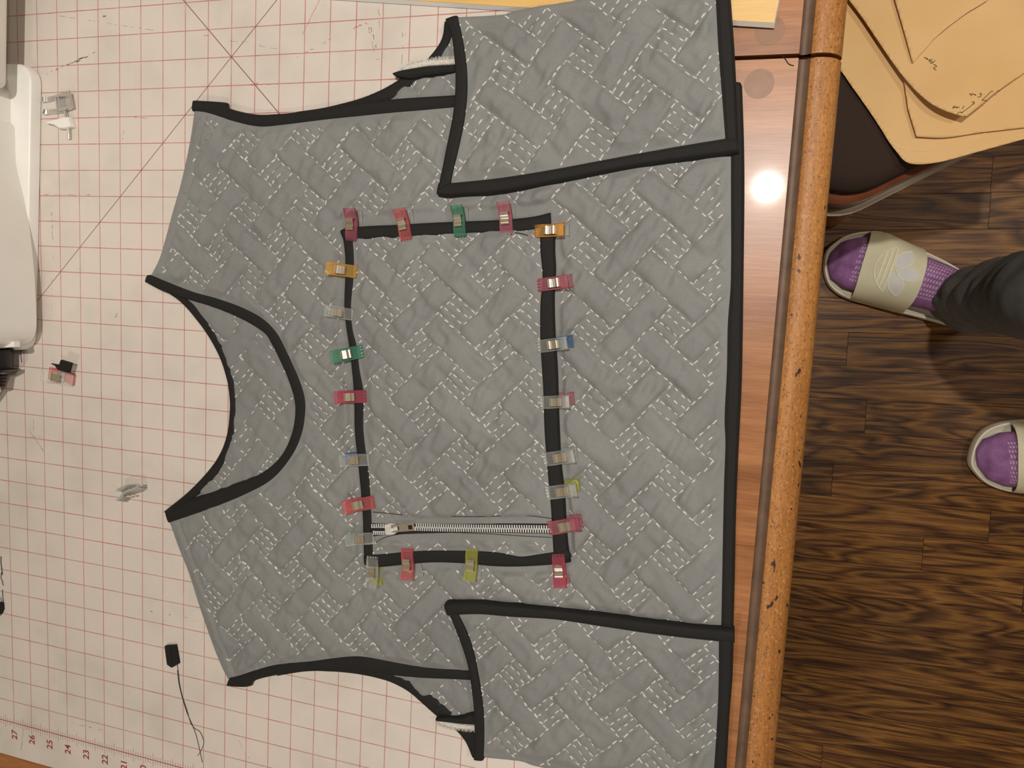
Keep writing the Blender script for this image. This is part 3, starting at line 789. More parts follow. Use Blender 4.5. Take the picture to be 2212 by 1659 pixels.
# folded seam ends with frayed edges at both armpits
band('seam_end', [(849, 158), (872, 149), (920, 142), (985, 138)], [(852, 164), (885, 171), (920, 164), (985, 156)], .0060, .0042, vest, drop=.0030, seed=14)
band('seam_end', [(942, 1550), (965, 1548), (995, 1549), (1010, 1541), (1030, 1540)], [(944, 1557), (965, 1560), (995, 1564), (1010, 1566), (1030, 1567)], .0060, .0042, vest, drop=.0030, seed=15)
def fray(ea, eb, seed):
    b_ = band('frayed_seam_allowance', ea, eb, .0058, .0014, vest, FRAY, drop=.0040, seed=seed, label='frayed white batting edge')
    rr = random.Random(seed); mb = MB()
    A = resample(PL(ea, .0075), 120); B = resample(PL(eb, .0075), 120)
    for i in range(260):
        j = rr.randrange(120); p = A[j] * .8 + B[j] * .2; d = (A[j] - B[j]); d /= np.linalg.norm(d); s_ = np.array([-d[1], d[0], 0])
        q = p + d * rr.uniform(.001, .0032) + s_ * rr.uniform(-.0016, .0016) + np.array([0, 0, rr.uniform(-.0012, .0008)])
        mb.tube([p, (p + q) / 2 + s_ * rr.uniform(-.0004, .0004), q], .00012, 3, False)
    tag(mb.build('frayed_fibres', FRAY, b_), kind='stuff')
fray([(866, 148), (880, 139), (893, 133), (925, 128), (985, 125)], [(868, 154), (885, 150), (905, 147), (925, 143), (985, 139)], 21)
fray([(945, 1562), (965, 1570), (985, 1575), (1008, 1577), (1030, 1578)], [(946, 1558), (965, 1560), (985, 1563), (1008, 1566), (1030, 1568)], 22)

# ------------------------------------------------------------------ zipped pocket lying on the vest
pk = thing('zip_pocket', 'square grey quilted pocket edged in black binding with a silver zip', 'pocket', (*P(985, 850)[:2], T + HB_P))
QP = Quilt([[.01822, -.01453], [.01528, .01569], [-.22432, .51717]], 50, .0031, .0022, .0075)
za, zb = P(803, 1143, HB_P + TH_P), P(1192, 1141, HB_P + TH_P)
def zflat(X, Y):
    t = np.clip((X - za[0]) / (zb[0] - za[0]), 0, 1); yc = za[1] + t * (zb[1] - za[1]); d = np.abs(Y - yc)
    return np.clip((d - .0095) / .004, 0, 1)
panel('quilted_face', po, HB_P, TH_P, QP, pk, res=.0013, flat=zflat)
stitches('quilting_stitches', po, HB_P, TH_P, QP, pk, flat=zflat, skip=.05, seed=5)
HPB = HB_P + .0014
band('pocket_binding', [(734, 496), (748, 491), (800, 487), (850, 485), (915, 481), (980, 478), (1080, 474), (1150, 467), (1188, 458)], [(745, 524), (770, 521), (800, 517), (825, 513), (850, 516), (880, 514), (930, 512), (980, 506), (1080, 503), (1150, 498), (1190, 490)], HPB, .0020, pk, drop=HB_P - .0002, groove=.0, seed=31)
band('pocket_binding', [(736, 498), (742, 540), (744, 580), (742, 650), (745, 700), (755, 770), (762, 850), (764, 930), (770, 990), (778, 1070), (782, 1130), (784, 1200), (789, 1222)], [(763, 515), (766, 560), (764, 610), (759, 660), (762, 710), (772, 750), (778, 800), (787, 850), (786, 920), (791, 970), (799, 1030), (803, 1100), (807, 1190), (809, 1222)], HPB - .0002, .0018, pk, drop=HB_P - .0002, groove=.0, seed=32)
band('pocket_binding', [(1199, 490), (1198, 540), (1200, 580), (1197, 640), (1199, 720), (1204, 800), (1207, 900), (1212, 1000), (1219, 1060), (1223, 1130), (1227, 1180), (1233, 1215)], [(1164, 490), (1165, 540), (1170, 600), (1165, 660), (1165, 740), (1171, 840), (1174, 930), (1180, 1010), (1188, 1100), (1193, 1190), (1196, 1215)], HPB - .0002, .0018, pk, drop=HB_P - .0002, groove=.0, seed=33)
band('pocket_binding', [(788, 1223), (815, 1227), (870, 1222), (930, 1217), (1000, 1219), (1060, 1225), (1120, 1226), (1190, 1222), (1220, 1218), (1234, 1204)], [(786, 1198), (830, 1195), (870, 1191), (920, 1188), (1000, 1188), (1070, 1191), (1110, 1199), (1130, 1201), (1170, 1195), (1226, 1186)], HPB, .0020, pk, drop=HB_P - .0002, groove=.0, seed=34)
# zip: tape, teeth, slider, pull
HZ = HB_P + TH_P
zt = band('zipper', [(800, 1127), (860, 1130), (1000, 1130), (1110, 1129), (1200, 1129)], [(800, 1161), (860, 1156), (1000, 1152), (1110, 1153), (1200, 1155)], HZ + .0003, .0007, pk, simple('black_zip_tape', srgb(20, 19, 22), 0.8, 0.2, 500), drop=HZ - .0015, groove=.0, seed=40)
zt['label'] = 'metal zipper on black tape'
mb = MB()
cl = resample(catmull(PL([(898, 1138.5), (960, 1140), (1030, 1141), (1100, 1141.5), (1192, 1143)], HZ + .0012), 6), 116)
for i in range(115):
    d = cl[min(i + 1, 115)] - cl[i]; d /= np.linalg.norm(d); n = np.array([-d[1], d[0], 0]); sd = 1 if i % 2 else -1
    mb.obox(cl[i] + n * sd * .0015, d * .00046, n * .0017, np.array([0, 0, .0007]))
    mb.obox(cl[i] + n * sd * .0002, d * .00075, n * .00045, np.array([0, 0, .0008]))
for row, sd in ((smooth([(804, 1136.5), (820, 1136.5), (838, 1137)]), 1), (smooth([(808, 1150), (820, 1150.5), (838, 1150)]), -1)):
    rw = resample(PL(row, HZ + .0012), 8)
    for i in range(7):
        d = rw[i + 1] - rw[i]; d /= np.linalg.norm(d); n = np.array([-d[1], d[0], 0])
        mb.obox(rw[i] + n * sd * .0006, d * .0005, n * .0014, np.array([0, 0, .0007])); mb.obox(rw[i] - n * sd * .0010, d * .0009, n * .0004, np.array([0, 0, .0007]))
tag(mb.build('zip_teeth', ZIPM, zt), kind='stuff')
s0 = P(832, 1145, HZ + .002); s1 = P(860, 1141, HZ + .002); d = s1 - s0; d /= np.linalg.norm(d); n = np.array([-d[1], d[0], 0]); up = np.array([0, 0, 1.0])
mb = MB(); ol = []
for a, w in ((0, .0042), (.004, .0052), (.008, .0050), (.011, .0036), (.0125, .0026)): ol.append((a, w))
out2 = [s0 + d * a - n * w for a, w in ol] + [s0 + d * a + n * w for a, w in ol[::-1]]
mb.layers(np.array(out2)[:, :2], [(0, T + HZ + .0005), (0, T + HZ + .0022), (.0008, T + HZ + .0030)])
mb.build('zip_slider', ZIPM, zt, 30)
mb = MB(); br = [s0 + d * a + up * z for a, z in ((.001, .0012), (.003, .0026), (.007, .0030), (.0115, .0022), (.0125, .0012))]
for i in range(4):
    c = (br[i] + br[i + 1]) / 2; ax = (br[i + 1] - br[i]) / 2; az = np.cross(ax, n); az /= np.linalg.norm(az)
    mb.obox(c, ax * 1.1, n * .0012, az * .0005)
mb.build('slider_bridge', ZIPM, zt, 30)
p0 = P(846, 1142, HZ + .0045); p1 = P(895, 1138, HZ + .003); d = p1 - p0; L = np.linalg.norm(d); d /= L; n = np.array([-d[1], d[0], 0]); n /= np.linalg.norm(n); uz = np.cross(d, n)
mb = MB()
for a0, a1, w0, w1 in ((0, .12, -1, 1), (.12, .34, -1, -.52), (.12, .34, .52, 1), (.34, .74, -1, 1), (.74, .92, -1, -.6), (.74, .92, .6, 1), (.92, 1.0, -1, 1)):
    c = p0 + d * L * (a0 + a1) / 2 + n * .0033 * (w0 + w1) / 2
    mb.obox(c, d * L * (a1 - a0) / 2, n * .0033 * (w1 - w0) / 2, uz * .0006)
mb.build('zip_pull', NICKEL, zt)
def thread_line(name, px, h, r, mat, parent=None, dash=None):
    p = catmull(PL(px, h), 5); return MB().tube(p, r, 5).build(name, mat, parent, 60)
thread_line('topstitch', [(804, 1106), (840, 1109), (880, 1113), (940, 1115), (1020, 1116), (1080, 1115), (1140, 1114), (1192, 1120)], HZ + .0006, .00035, BLACKT, pk)
thread_line('topstitch', [(812, 1172), (822, 1165), (850, 1156), (900, 1151), (960, 1150), (1050, 1153), (1130, 1158), (1192, 1161)], HZ + .0006, .0003, BLACKT, pk)

# ------------------------------------------------------------------ sewing clips
PLAST = {}
for nme, c in dict(magenta=srgb(214, 92, 132), coral=srgb(240, 112, 116), pink=srgb(226, 124, 146), crimson=srgb(226, 66, 110), green=srgb(66, 176, 138), amber=srgb(246, 186, 24), gold=srgb(244, 196, 60),
                   clear=srgb(238, 240, 236), blue=srgb(60, 130, 196), lime=srgb(214, 214, 74), paleg=srgb(204, 228, 212)).items():
    c = tuple(q * .82 + .18 for q in c[:3]) + (1,)
    PLAST[nme] = mat_plastic('clip_plastic_' + nme, c, 0.95 if nme in ('clear', 'paleg') else 0.86)

def strip_mesh(prof, w, th, rails=0.0, bumps=False):
    """curved plate: profile (x,z) in mm swept over width w"""
    mb = MB(); pr = catmull(np.array(prof, float) * .001, 4); n = len(pr)
    tan = np.gradient(pr, axis=0); tan /= np.linalg.norm(tan, axis=1)[:, None]; nr = np.stack([-tan[:, 1], tan[:, 0]], 1)
    def plate(y0, y1, lo, hi):
        V = []
        for i in range(n):
            for y, e in ((y0, lo), (y1, lo), (y1, hi), (y0, hi)):
                q = pr[i] + nr[i] * e; V.append((q[0], y, q[1]))
        Fc = [(i * 4 + j, i * 4 + (j + 1) % 4, (i + 1) * 4 + (j + 1) % 4, (i + 1) * 4 + j) for i in range(n - 1) for j in range(4)] + [(3, 2, 1, 0), tuple((n - 1) * 4 + j for j in range(4))]
        mb.add(V, Fc)
    w = w * .001; th = th * .001
    plate(-w / 2, w / 2, 0, th)
    if rails:
        r = .0011
        plate(-w / 2, -w / 2 + r, th, th + rails * .001); plate(w / 2 - r, w / 2, th, th + rails * .001)
    if bumps:
        x, z = pr[0] if pr[0, 0] > pr[-1, 0] else pr[-1]
        for k_ in range(4):
            y = (-.36 + .24 * k_) * w
            mb.tube([(x - .0016, y, z + th * .6), (x - .0008, y, z + th * 1.3), (x + .0004, y, z + th * .9)], [.0004, .0008, .0003], 6)
    return mb

_up = strip_mesh([(15.5, 4.8), (13.5, 5.6), (10, 6.6), (6, 6.9), (1, 6.8), (-4, 7.2), (-9, 9.0), (-15.5, 12.0)], 12.6, 1.3, .9, True)
_lo = strip_mesh([(15.5, 0.2), (8, 0.0), (0, 0.2), (-8, 2.0), (-15.5, 4.6)], 12.6, 1.2, .5, True)
_sp = strip_mesh([(3.5, 1.6), (-2, 1.5), (-5.6, 2.2), (-7.2, 6.0), (-6.0, 9.8), (-3.8, 10.4), (-1.4, 9.4), (0.4, 8.7), (1.8, 9.5), (3.4, 9.7), (4.8, 8.6)], 8.0, .45)
def base_mesh(mb, nm):
    o = mb.build(nm, None, None, 35); me = o.data; bpy.data.objects.remove(o); return me
ME_UP, ME_LO, ME_SP = base_mesh(_up, 'upper_arm'), base_mesh(_lo, 'lower_arm'), base_mesh(_sp, 'spring')
MESHC = {}
def cmesh(me, mat):
    key = (me.name, mat.name)
    if key not in MESHC:
        c = me.copy(); c.materials.clear(); c.materials.append(mat); MESHC[key] = c
    return MESHC[key]
def clip(handle, jaw, up, lo, label, h=.0080, peek=(0, 0, 0), roll=0.0, tilt=0.0, group='sewing clips around the pocket'):
    a = P(*handle, h + .008); b = P(*jaw, h + .003); a[2] = b[2] = 0
    d = b - a; L = np.linalg.norm(d); c = (a + b) / 2
    t = bpy.data.objects.new('sewing_clip', None); COL.objects.link(t); t.empty_display_size = .01
    t.location = (c[0], c[1], T + h); t.rotation_euler = (roll, tilt, math.atan2(d[1], d[0])); s_ = L / .031; t.scale = (s_, s_, 1.0)
    tag(t, label, 'clip', group)
    for nm, me, mt_ in (('upper_arm', ME_UP, PLAST[up]), ('lower_arm', ME_LO, PLAST[lo]), ('spring', ME_SP, NICKEL)):
        o = bpy.data.objects.new(nm, cmesh(me, mt_)); COL.objects.link(o); o.parent = t
        if nm == 'upper_arm' and group.startswith('loose'): o.rotation_euler = (0, .17, 0)
        if nm == 'lower_arm': o.location = (peek[0] * .001, peek[1] * .001, 0); o.rotation_euler = (0, 0, peek[2])
    return t
CL = [
 ((757.8, 451.8), (761.8, 520.7), 'magenta', 'clear', 'magenta pink clip on the pocket corner between neckline side and unzipped side', (0, 2.0, -.06)),
 ((864, 452.4), (880.4, 519.8), 'coral', 'clear', 'coral pink clip between the magenta clip and the deep green clip', (0, 2.4, -.10)),
 ((987.8, 444.6), (996.2, 512.6), 'green', 'clear', 'deep green clip on the pocket edge opposite the zip', (0, 1.6, -.06)),
 ((1088.7, 437.4), (1096.8, 509.7), 'pink', 'clear', 'dusty pink clip between the deep green clip and the amber corner clip', (0, 1.6, -.05)),
 ((1219, 495.8), (1157, 500), 'amber', 'clear', 'amber yellow clip on the hem side pocket corner', (-3.5, -.6, 0)),
 ((1228, 607), (1164, 616.7), 'pink', 'pink', 'rose pink clip next to the amber corner clip on the hem side', (-2.5, -.4, 0)),
 ((1226, 740), (1163, 749), 'clear', 'blue', 'clear clip with blue lower arm showing beyond its handle on the hem side', (-4.0, -.6, 0)),
 ((1230.8, 867), (1168.3, 869), 'clear', 'pink', 'clear clip with pink lower arm on the hem side', (-3.2, -2.4, .0)),
 ((1241.5, 984), (1175, 992), 'clear', 'clear', 'all clear clip on the hem side beside the lime backed clip', (-1.5, -1.2, 0)),
 ((1246, 1058), (1180.7, 1064), 'clear', 'lime', 'clear clip with lime yellow lower arm on the hem side', (-2.0, -3.2, 0)),
 ((1253, 1131), (1186.5, 1140.4), 'pink', 'pink', 'pink clip gripping the closed end of the zip', (-1.0, -1.2, 0)),
 ((1211, 1266.7), (1206.8, 1195.3), 'crimson', 'pink', 'crimson clip on the hem side pocket corner by the zip', (0, -1.2, .05)),
 ((803.2, 1266.7), (807, 1200.2), 'clear', 'lime', 'clear clip with lime lower arm on the neckline side pocket corner by the zip', (0, -2.2, .08)),
 ((881.3, 1250.8), (881.3, 1182.8), 'coral', 'clear', 'coral clip with splayed clear lower arm on the binding along the zip', (0, -4.2, .30)),
 ((1015.8, 1252.2), (1021.6, 1184.3), 'lime', 'clear', 'lime yellow clip on the binding along the zip', (0, -1.8, .10)),
 ((707.7, 578.5), (772.8, 587.8), 'gold', 'gold', 'golden yellow clip on the neckline side of the pocket', (0, 0, 0)),
 ((705.4, 670.2), (765.6, 680.4), 'clear', 'clear', 'all clear clip on the neckline side between yellow and mint clips', (0, .6, 0)),
 ((719.3, 771.5), (785.8, 758.5), 'green', 'paleg', 'mint green clip on the neckline side of the pocket', (0, 0, 0)),
 ((727, 858.3), (792.5, 855.4), 'crimson', 'pink', 'raspberry pink clip on the neckline side beside the mint clip', (0, 0, 0)),
 ((737.5, 994.8), (799.7, 991.9), 'clear', 'blue', 'clear clip with a blue lower arm on the neckline side', (3.0, 1.2, .0)),
 ((744.5, 1096), (810.4, 1083), 'coral', 'pink', 'pale coral clip on the neckline side near the zip', (0, 0, 0)),
 ((749.7, 1165.5), (810.4, 1161), 'clear', 'paleg', 'clear clip with faint green arm beside the open end of the zip', (0, .4, 0)),
]
for hd, jw, u_, l_, lab, pkk in CL:
    clip(hd, jw, u_, l_, lab, peek=pkk)
clip((97, 808), (156, 823), 'clear', 'coral', 'clear clip with pink lower arm lying on the mat by a black scrap', h=.0002, peek=(1.0, 1.0, 0), group='loose clips on the mat')
clip((248, 1056), (303, 1050), 'clear', 'clear', 'all clear clip tipped over on the bare mat', h=.0058, roll=1.25, group='loose clips on the mat')

# ------------------------------------------------------------------ scraps and threads
def solid_px(px, h0, h1, inset=.0003):
    o = PL(px, h1)[:, :2]
    if sum(o[i][0] * o[(i + 1) % len(o)][1] - o[(i + 1) % len(o)][0] * o[i][1] for i in range(len(o))) < 0: o = o[::-1]
    return o
sc = thing('binding_scrap', 'folded black binding scrap with a long trailing thread on the mat', 'fabric scrap', (*P(370, 1420)[:2], T))
mb = MB(); mb.layers(solid_px([(355, 1396), (377, 1395), (380, 1412), (384, 1435), (370, 1443), (360, 1436), (357, 1415)], 0, .004), [(0, T), (0, T + .0034), (.0006, T + .0042)]); mb.build('folded_strip', BIND, sc, 30)
MB().tube([P(366, 1397, .0044), P(369, 1418, .0046), P(372, 1440, .0042)], .0006, 6).build('fold_ridge', BIND, sc, 60)
MB().tube(catmull(PL([(382, 1432), (385, 1450), (388, 1478), (394, 1505), (403, 1532), (412, 1562), (421, 1574), (431, 1580), (438, 1594), (440, 1606), (434, 1622), (427, 1633)], .0006), 4), .00028, 5).build('thread_tail', BLACKT, sc, 60)
MB().tube(catmull(PL([(383, 1448), (387, 1480), (395, 1512), (404, 1540), (416, 1568), (424, 1590), (430, 1615), (437, 1647)], .0006), 4), .00028, 5).build('thread_tail', BLACKT, sc, 60)
o = MB().layers(solid_px([(132, 777), (155, 784), (149, 806), (125, 799), (119, 790), (111, 785), (128, 788)], 0, .011), [(0, T + .0092), (0, T + .0112), (.0005, T + .0118)]).build('binding_scrap', BIND, None, 30)
tag(o, 'small black binding offcut with a pointed tail resting on the pink clip', 'fabric scrap')
sc2 = thing('binding_scrap', 'black offcut with looping thread near the numbered ruler end', 'fabric scrap', (*P(-6, 1318)[:2], T))
MB().layers(solid_px([(-22, 1300), (2, 1304), (3, 1318), (-1, 1328), (-20, 1330)], 0, .004), [(0, T), (0, T + .003), (.0004, T + .0036)]).build('offcut', BIND, sc2, 30)
MB().tube(catmull(PL([(5, 1274), (5.5, 1285), (7, 1300), (7.5, 1310), (5, 1322), (0, 1330), (-6, 1328)], .0008), 4), .0003, 5).build('thread_loop', BLACKT, sc2, 60)
MB().tube(catmull(PL([(-8, 1286), (0, 1291), (4, 1300), (6, 1312)], .0008), 4), .00022, 5).build('thread_loop', BLACKT, sc2, 60)
for px, h, r, lab in [([(1660 / 5.53 + 800, 640), (1103, 655), (1107, 667)], HB_P + TH_P + .0016, .0003, 'short black thread end lying on the pocket'),
                      ([(1304, 1374), (1305.5, 1384), (1308, 1395)], HB_S + TH_S + .0022, .00045, 'short black thread on the side panel nearest the ruler numbers'),
                      ([(1112, 502), (1126, 504), (1141, 508)], HB_P + TH_P + .002, .0003, 'black thread poking out beside the dusty pink clip'),
                      ([(46, 752), (45, 768), (47, 783)], .0005, .0003, 'short black thread beside the machine power plug'),
                      ([(2, 1202), (2, 1215), (4, 1232), (5, 1242)], .0006, .0004, 'dark thread on the mat between machine and looped offcut'),
                      ([(3, 1236), (2, 1248), (4, 1253), (7, 1265)], .0006, .0003, 'kinked dark thread next to the looped offcut'),
                      ([(1690, 120), (1697, 128), (1704, 138), (1715, 142)], -.0014, .0003, 'curved hair on the table top beside the leaf joint')]:
    o = MB().tube(catmull(PL(px, h), 5), r, 5).build('loose_thread', BLACKT, None, 60); tag(o, lab, 'thread', 'loose threads')

# ------------------------------------------------------------------ presser foot
pf = thing('presser_foot', 'steel presser foot with white wedge guide lying beside the sewing machine', 'presser foot', (*P(125, 240)[:2], T))
def toe(px):
    q = catmull(np.array([P(x, y, z) for x, y, z in px]), 4); mb = MB(); n = len(q)
    for i in range(n - 1):
        d = q[i + 1] - q[i]; L = np.linalg.norm(d); d /= L; s_ = np.cross(d, [0, 0, 1.0]); s_ /= np.linalg.norm(s_); u_ = np.cross(s_, d)
        mb.obox((q[i] + q[i + 1]) / 2, d * L * .52, s_ * .0022, u_ * .0005)
    return mb
toe([(89, 214, .0050), (95, 215, .0030), (104, 215, .0014), (114, 213, .0012), (124, 210, .0014), (138, 205, .0016), (147, 202, .0020)]).build('toe', CHROME, pf, 40)
toe([(93, 240, .0050), (99, 242, .0030), (107, 242, .0014), (116, 241, .0012), (126, 240, .0014), (137, 238, .0016), (151, 233, .0020)]).build('toe', CHROME, pf, 40)
a, b = P(121, 208, .004), P(126, 241, .004); MB().tube([a, b], .0013, 8).build('cross_bar', CHROME, pf, 40)
a, b = P(149, 197, .006), P(156, 232, .006); MB().tube([a, b], .0014, 10).build('ankle_pin', CHROME, pf, 40)
mb = MB(); c = P(138, 222, .004); d = P(150, 219, .004) - P(128, 223, .004); d /= np.linalg.norm(d); n = np.array([-d[1], d[0], 0])
for sgn in (-1, 1): mb.obox(c + n * sgn * .0062, d * .0075, n * .0009, np.array([0, 0, .0030]))
mb.obox(c + np.array([0, 0, -.002]), d * .006, n * .006, np.array([0, 0, .0006])); mb.obox(c - d * .004 + np.array([0, 0, .0005]), d * .0009, n * .005, np.array([0, 0, .002]))
mb.build('shank_block', CHROME, pf)
MB().tube([P(140, 236, .003), P(144, 255, .003), P(148, 280, .003), P(149, 300, .003)], .0016, 10).build('adjusting_screw', CHROME, pf, 40)
w = solid_px([(97, 263), (136, 252), (147, 252), (150, 262), (153, 273), (140, 277), (126, 277), (117, 271)], 0, .006)
MB().layers(w, [(0, T + .0004), (0, T + .0048), (.0008, T + .0060)]).build('wedge_guide', WHITEP, pf, 30)

# ------------------------------------------------------------------ sewing machine (mostly out of frame)
sm = thing('sewing_machine', 'white sewing machine standing on the cutting mat', 'sewing machine', (-.72, .6, T))
E0 = P(82, 690, 0)[:2]; E1 = P(91, 215, 0)[:2]; ma = (E1 - E0) / np.linalg.norm(E1 - E0); mbv = np.array([-ma[1], ma[0]])
def MP(a, b): q = E0 + ma * a + mbv * b; return (q[0], q[1])
def rrect(a0, a1, b0, b1, r, n=6):
    out = []
    for (cx, cy, t0) in ((a1 - r, b0 + r, -90), (a1 - r, b1 - r, 0), (a0 + r, b1 - r, 90), (a0 + r, b0 + r, 180)):
        for k_ in range(n + 1):
            t = math.radians(t0 + 90 * k_ / n); out.append(MP(cx + r * math.cos(t), cy + r * math.sin(t)))
    return out
BED = .0125
be = (P(50, 136, BED)[:2] - E0) @ ma
MB().layers(rrect(-.034, be, 0, .17, .018), [(.0012, T), (0, T + .0015), (.0004, T + BED - .002), (.0012, T + BED - .0006), (.0026, T + BED)]).build('bed', WHITEP, sm, 40)
# column that grows out of the bed, traced where it meets the bed plate
colpx = [(-20, 751), (30, 750), (55, 746), (68, 736), (76, 718), (78, 690), (74, 600), (66, 520), (60, 466), (52, 424), (42, 385), (35, 350), (33, 278), (24, 262), (24, 206), (12, 186), (11, 150)]
cp = [tuple(q[:2]) for q in catmull(PL(colpx, BED), 3)]
far = [MP(.20, .16), MP(-.03, .16)]
o_ = np.array(cp + far)
area = sum(o_[i][0] * o_[(i + 1) % len(o_)][1] - o_[(i + 1) % len(o_)][0] * o_[i][1] for i in range(len(o_)))
if area < 0: o_ = o_[::-1]
MB().layers(o_, [(.0006, T + BED - .001), (0.0006, T + .03), (.0015, T + .1), (.004, T + .2), (.012, T + .27), (.03, T + .285)]).build('column', GREYP, sm, 50)
# head overhanging the mat past the end of the bed
hx = P(12.5, 120, .034)[:2]; ha = (hx - E0) @ ma; hbb = (hx - E0) @ mbv
MB().layers(rrect(.222, .42, hbb, hbb + .15, .008), [(.002, T + .032), (0, T + .036), (0, T + .2), (.006, T + .27), (.02, T + .285)]).build('head', GREYP, sm, 50)
MB().tube([MP(.36, .06) + (T + .035,), MP(.36, .06) + (T + .02,)], .003, 10).build('needle_bar', CHROME, sm, 40)
lv = [P(-30, 747, .030), P(37, 743.5, .030)]
d = lv[1] - lv[0]; L = np.linalg.norm(d); d /= L; n = np.array([-d[1], d[0], 0])
MB().obox((lv[0] + lv[1]) / 2, d * L / 2, n * .0028, np.array([0, 0, .003])).build('lever', WHITEP, sm)
pg = [P(-20, 752, .03), P(-20, 770, .03)]
c0, c1 = P(-14, 755, .022), P(-12, 800, .022)
MB().tube([c0, c0 * .5 + c1 * .5, c1], [.017, .0165, .0155], 20).build('power_plug', BLACKP, sm, 40)
c2 = P(-11, 797, .022); c3 = P(-10, 806, .022)
MB().tube([c2, c2 * .6 + c3 * .4, c3], [.016, .0225, .014], 20).build('plug_flange', BLACKP, sm, 40)
for k_, yy in enumerate((810, 817, 824, 831)):
    a = P(-8, yy, .02); b = P(-8, yy + 3.2, .02); MB().tube([a, b], .0098 - .0006 * k_, 14).build('strain_relief_rib', BLACKP, sm, 40)
MB().tube(catmull(np.array([P(-8, 806, .02), P(-9, 835, .018), P(-30, 880, .008), P(-90, 940, .004), P(-160, 1060, .004)]), 5), .0035, 10).build('power_cord', BLACKP, sm, 60)

# ------------------------------------------------------------------ chair tucked under the table
SH = .465                                     # seat height
ch = thing('dining_chair', 'wooden dining chair with brown woven seat tucked under the table', 'chair', (.237, .90, 0))
ca = math.radians(30); cu_, cv_ = np.array([math.cos(ca), math.sin(ca)]), np.array([-math.sin(ca), math.cos(ca)])
corner = np.array([.142, .607])
def CP(a, b): q = corner + cu_ * a + cv_ * b; return np.array([q[0], q[1]])
def crect(a0, a1, b0, b1, r, n=8, bow=0.0):
    out = []
    for (cx, cy, t0) in ((a1 - r, b0 + r, -90), (a1 - r, b1 - r, 0), (a0 + r, b1 - r, 90), (a0 + r, b0 + r, 180)):
        for k_ in range(n + 1):
            t = math.radians(t0 + 90 * k_ / n); out.append(CP(cx + r * math.cos(t), cy + r * math.sin(t)))
    return np.array(out)
MB().layers(crect(.012, .438, .012, .428, .06), [(0, SH - .034), (-.004, SH - .020), (0, SH - .008), (.012, SH - .001), (.03, SH + .003), (.05, SH + .005)]).build('seat', SEATM, ch, 60)
MB().layers(crect(0.002, .448, 0.002, .438, .06), [(.004, SH - .075), (0, SH - .07), (0, SH - .03), (.006, SH - .027)]).build('seat_frame', CHAIRW, ch, 40)
MB().layers(crect(-.004, .454, -.004, .444, .062), [(.002, SH - .083), (0, SH - .081), (0, SH - .077), (.004, SH - .073)]).build('frame_edge', EDGEPALE, ch, 40)
for a, b, back in ((.092, .026, 0), (.055, .41, 0), (.415, .035, 1), (.415, .405, 1)):
    dxy = (CP(a, b) - CP(.22, .22)); dxy /= np.linalg.norm(dxy)
    p0, p1 = CP(a, b), CP(a, b) + dxy * (.05 if back else .004)
    MB().tube([(*p0, SH - .06), (*(p0 * .6 + p1 * .4), .25), (*p1, .0)], [.024, .02, .015], 12).build('leg', CHAIRL, ch, 50)
    if back:
        q = p0 + cu_ * .05
        MB().tube([(*p0, SH - .05), (*(p0 + cu_ * .015), .70), (*q, .95)], [.02, .018, .014], 12).build('back_post', CHAIRW, ch, 50)
for z in (.70, .80, .90):
    a0, a1 = CP(.43 + (z - .46) * .1, .04), CP(.43 + (z - .46) * .1, .40)
    MB().obox(((a0 + a1) / 2).tolist() + [z], np.array([*(a1 - a0) / 2, 0]), np.array([*cu_ * .008, 0]), np.array([0, 0, .022])).build('back_slat', CHAIRW, ch)

# ------------------------------------------------------------------ kraft paper pattern pieces on the chair
HS = SH + .008 - T
def sheet(name, px, h, label, curl=None, res=.0035):
    t = thing(name, label, 'paper', (*P(*px[0], h)[:2], T + h), 'kraft paper pattern pieces on the chair')
    poly = PL(px, h)[:, :2]
    x0, y0 = poly.min(0) - res * 2; x1, y1 = poly.max(0) + res * 2
    xs = np.arange(x0, x1, res); ys = np.arange(y0, y1, res); X, Y = np.meshgrid(xs, ys); pts = np.stack([X.ravel(), Y.ravel()], 1)
    ins, dist, near = poly_dist(pts, poly); idx = np.arange(len(pts)).reshape(len(ys), len(xs))
    q = np.stack([idx[:-1, :-1], idx[:-1, 1:], idx[1:, 1:], idx[1:, :-1]], -1).reshape(-1, 4); q = q[ins[q].any(1)]
    p2 = np.where(ins[:, None], pts, near); used = np.unique(q); mp = -np.ones(len(pts), int); mp[used] = np.arange(len(used)); q = mp[q]
    V = p2[used]; zf = curl if curl else (lambda X, Y: 0 * X)
    z = zf(V[:, 0], V[:, 1]) + h + T
    o = fast_obj('paper_sheet', np.column_stack([V, z]), q, KRAFT, t, False)
    so = o.modifiers.new('thickness', 'SOLIDIFY'); so.thickness = .0004; so.offset = -1
    return t, zf
wave = lambda s, k: (lambda X, Y: s * (vnoise(X * 6, Y * 6, k) - .5) + s)
pA = smooth([(1780, -110), (1780, 90), (1822, 161), (1856, 210), (1877, 240), (1901, 276), (1920, 307), (1941, 334), (1951, 346), (1967, 354), (1996, 355), (2041, 348), (2117, 327), (2212, 301), (2330, 268)], 4) + [(2360, -120)]
pB = smooth([(1925, -30), (1940, 90), (1951.6, 173), (1961, 237)], 4) + [(1979, 296)] + smooth([(1979, 296), (2041, 298), (2117, 287), (2212, 276), (2310, 262)], 4) + [(2340, -60)]
pC = [(1826, -80)] + smooth([(1832, 0), (1862, 39.5), (1904.6, 103), (1953, 173), (1995.7, 222), (2032, 246), (2076, 260.7)], 4) + smooth([(2114, 231), (2150.6, 200.5), (2212, 158), (2300, 95)], 4) + [(2330, -90)]
pD = smooth([(1915, -60), (1932, 0), (1950, 61)], 3) + [(1971, 138)] + smooth([(2020, 82), (2072, 39.5), (2132, 0), (2220, -60)], 3)
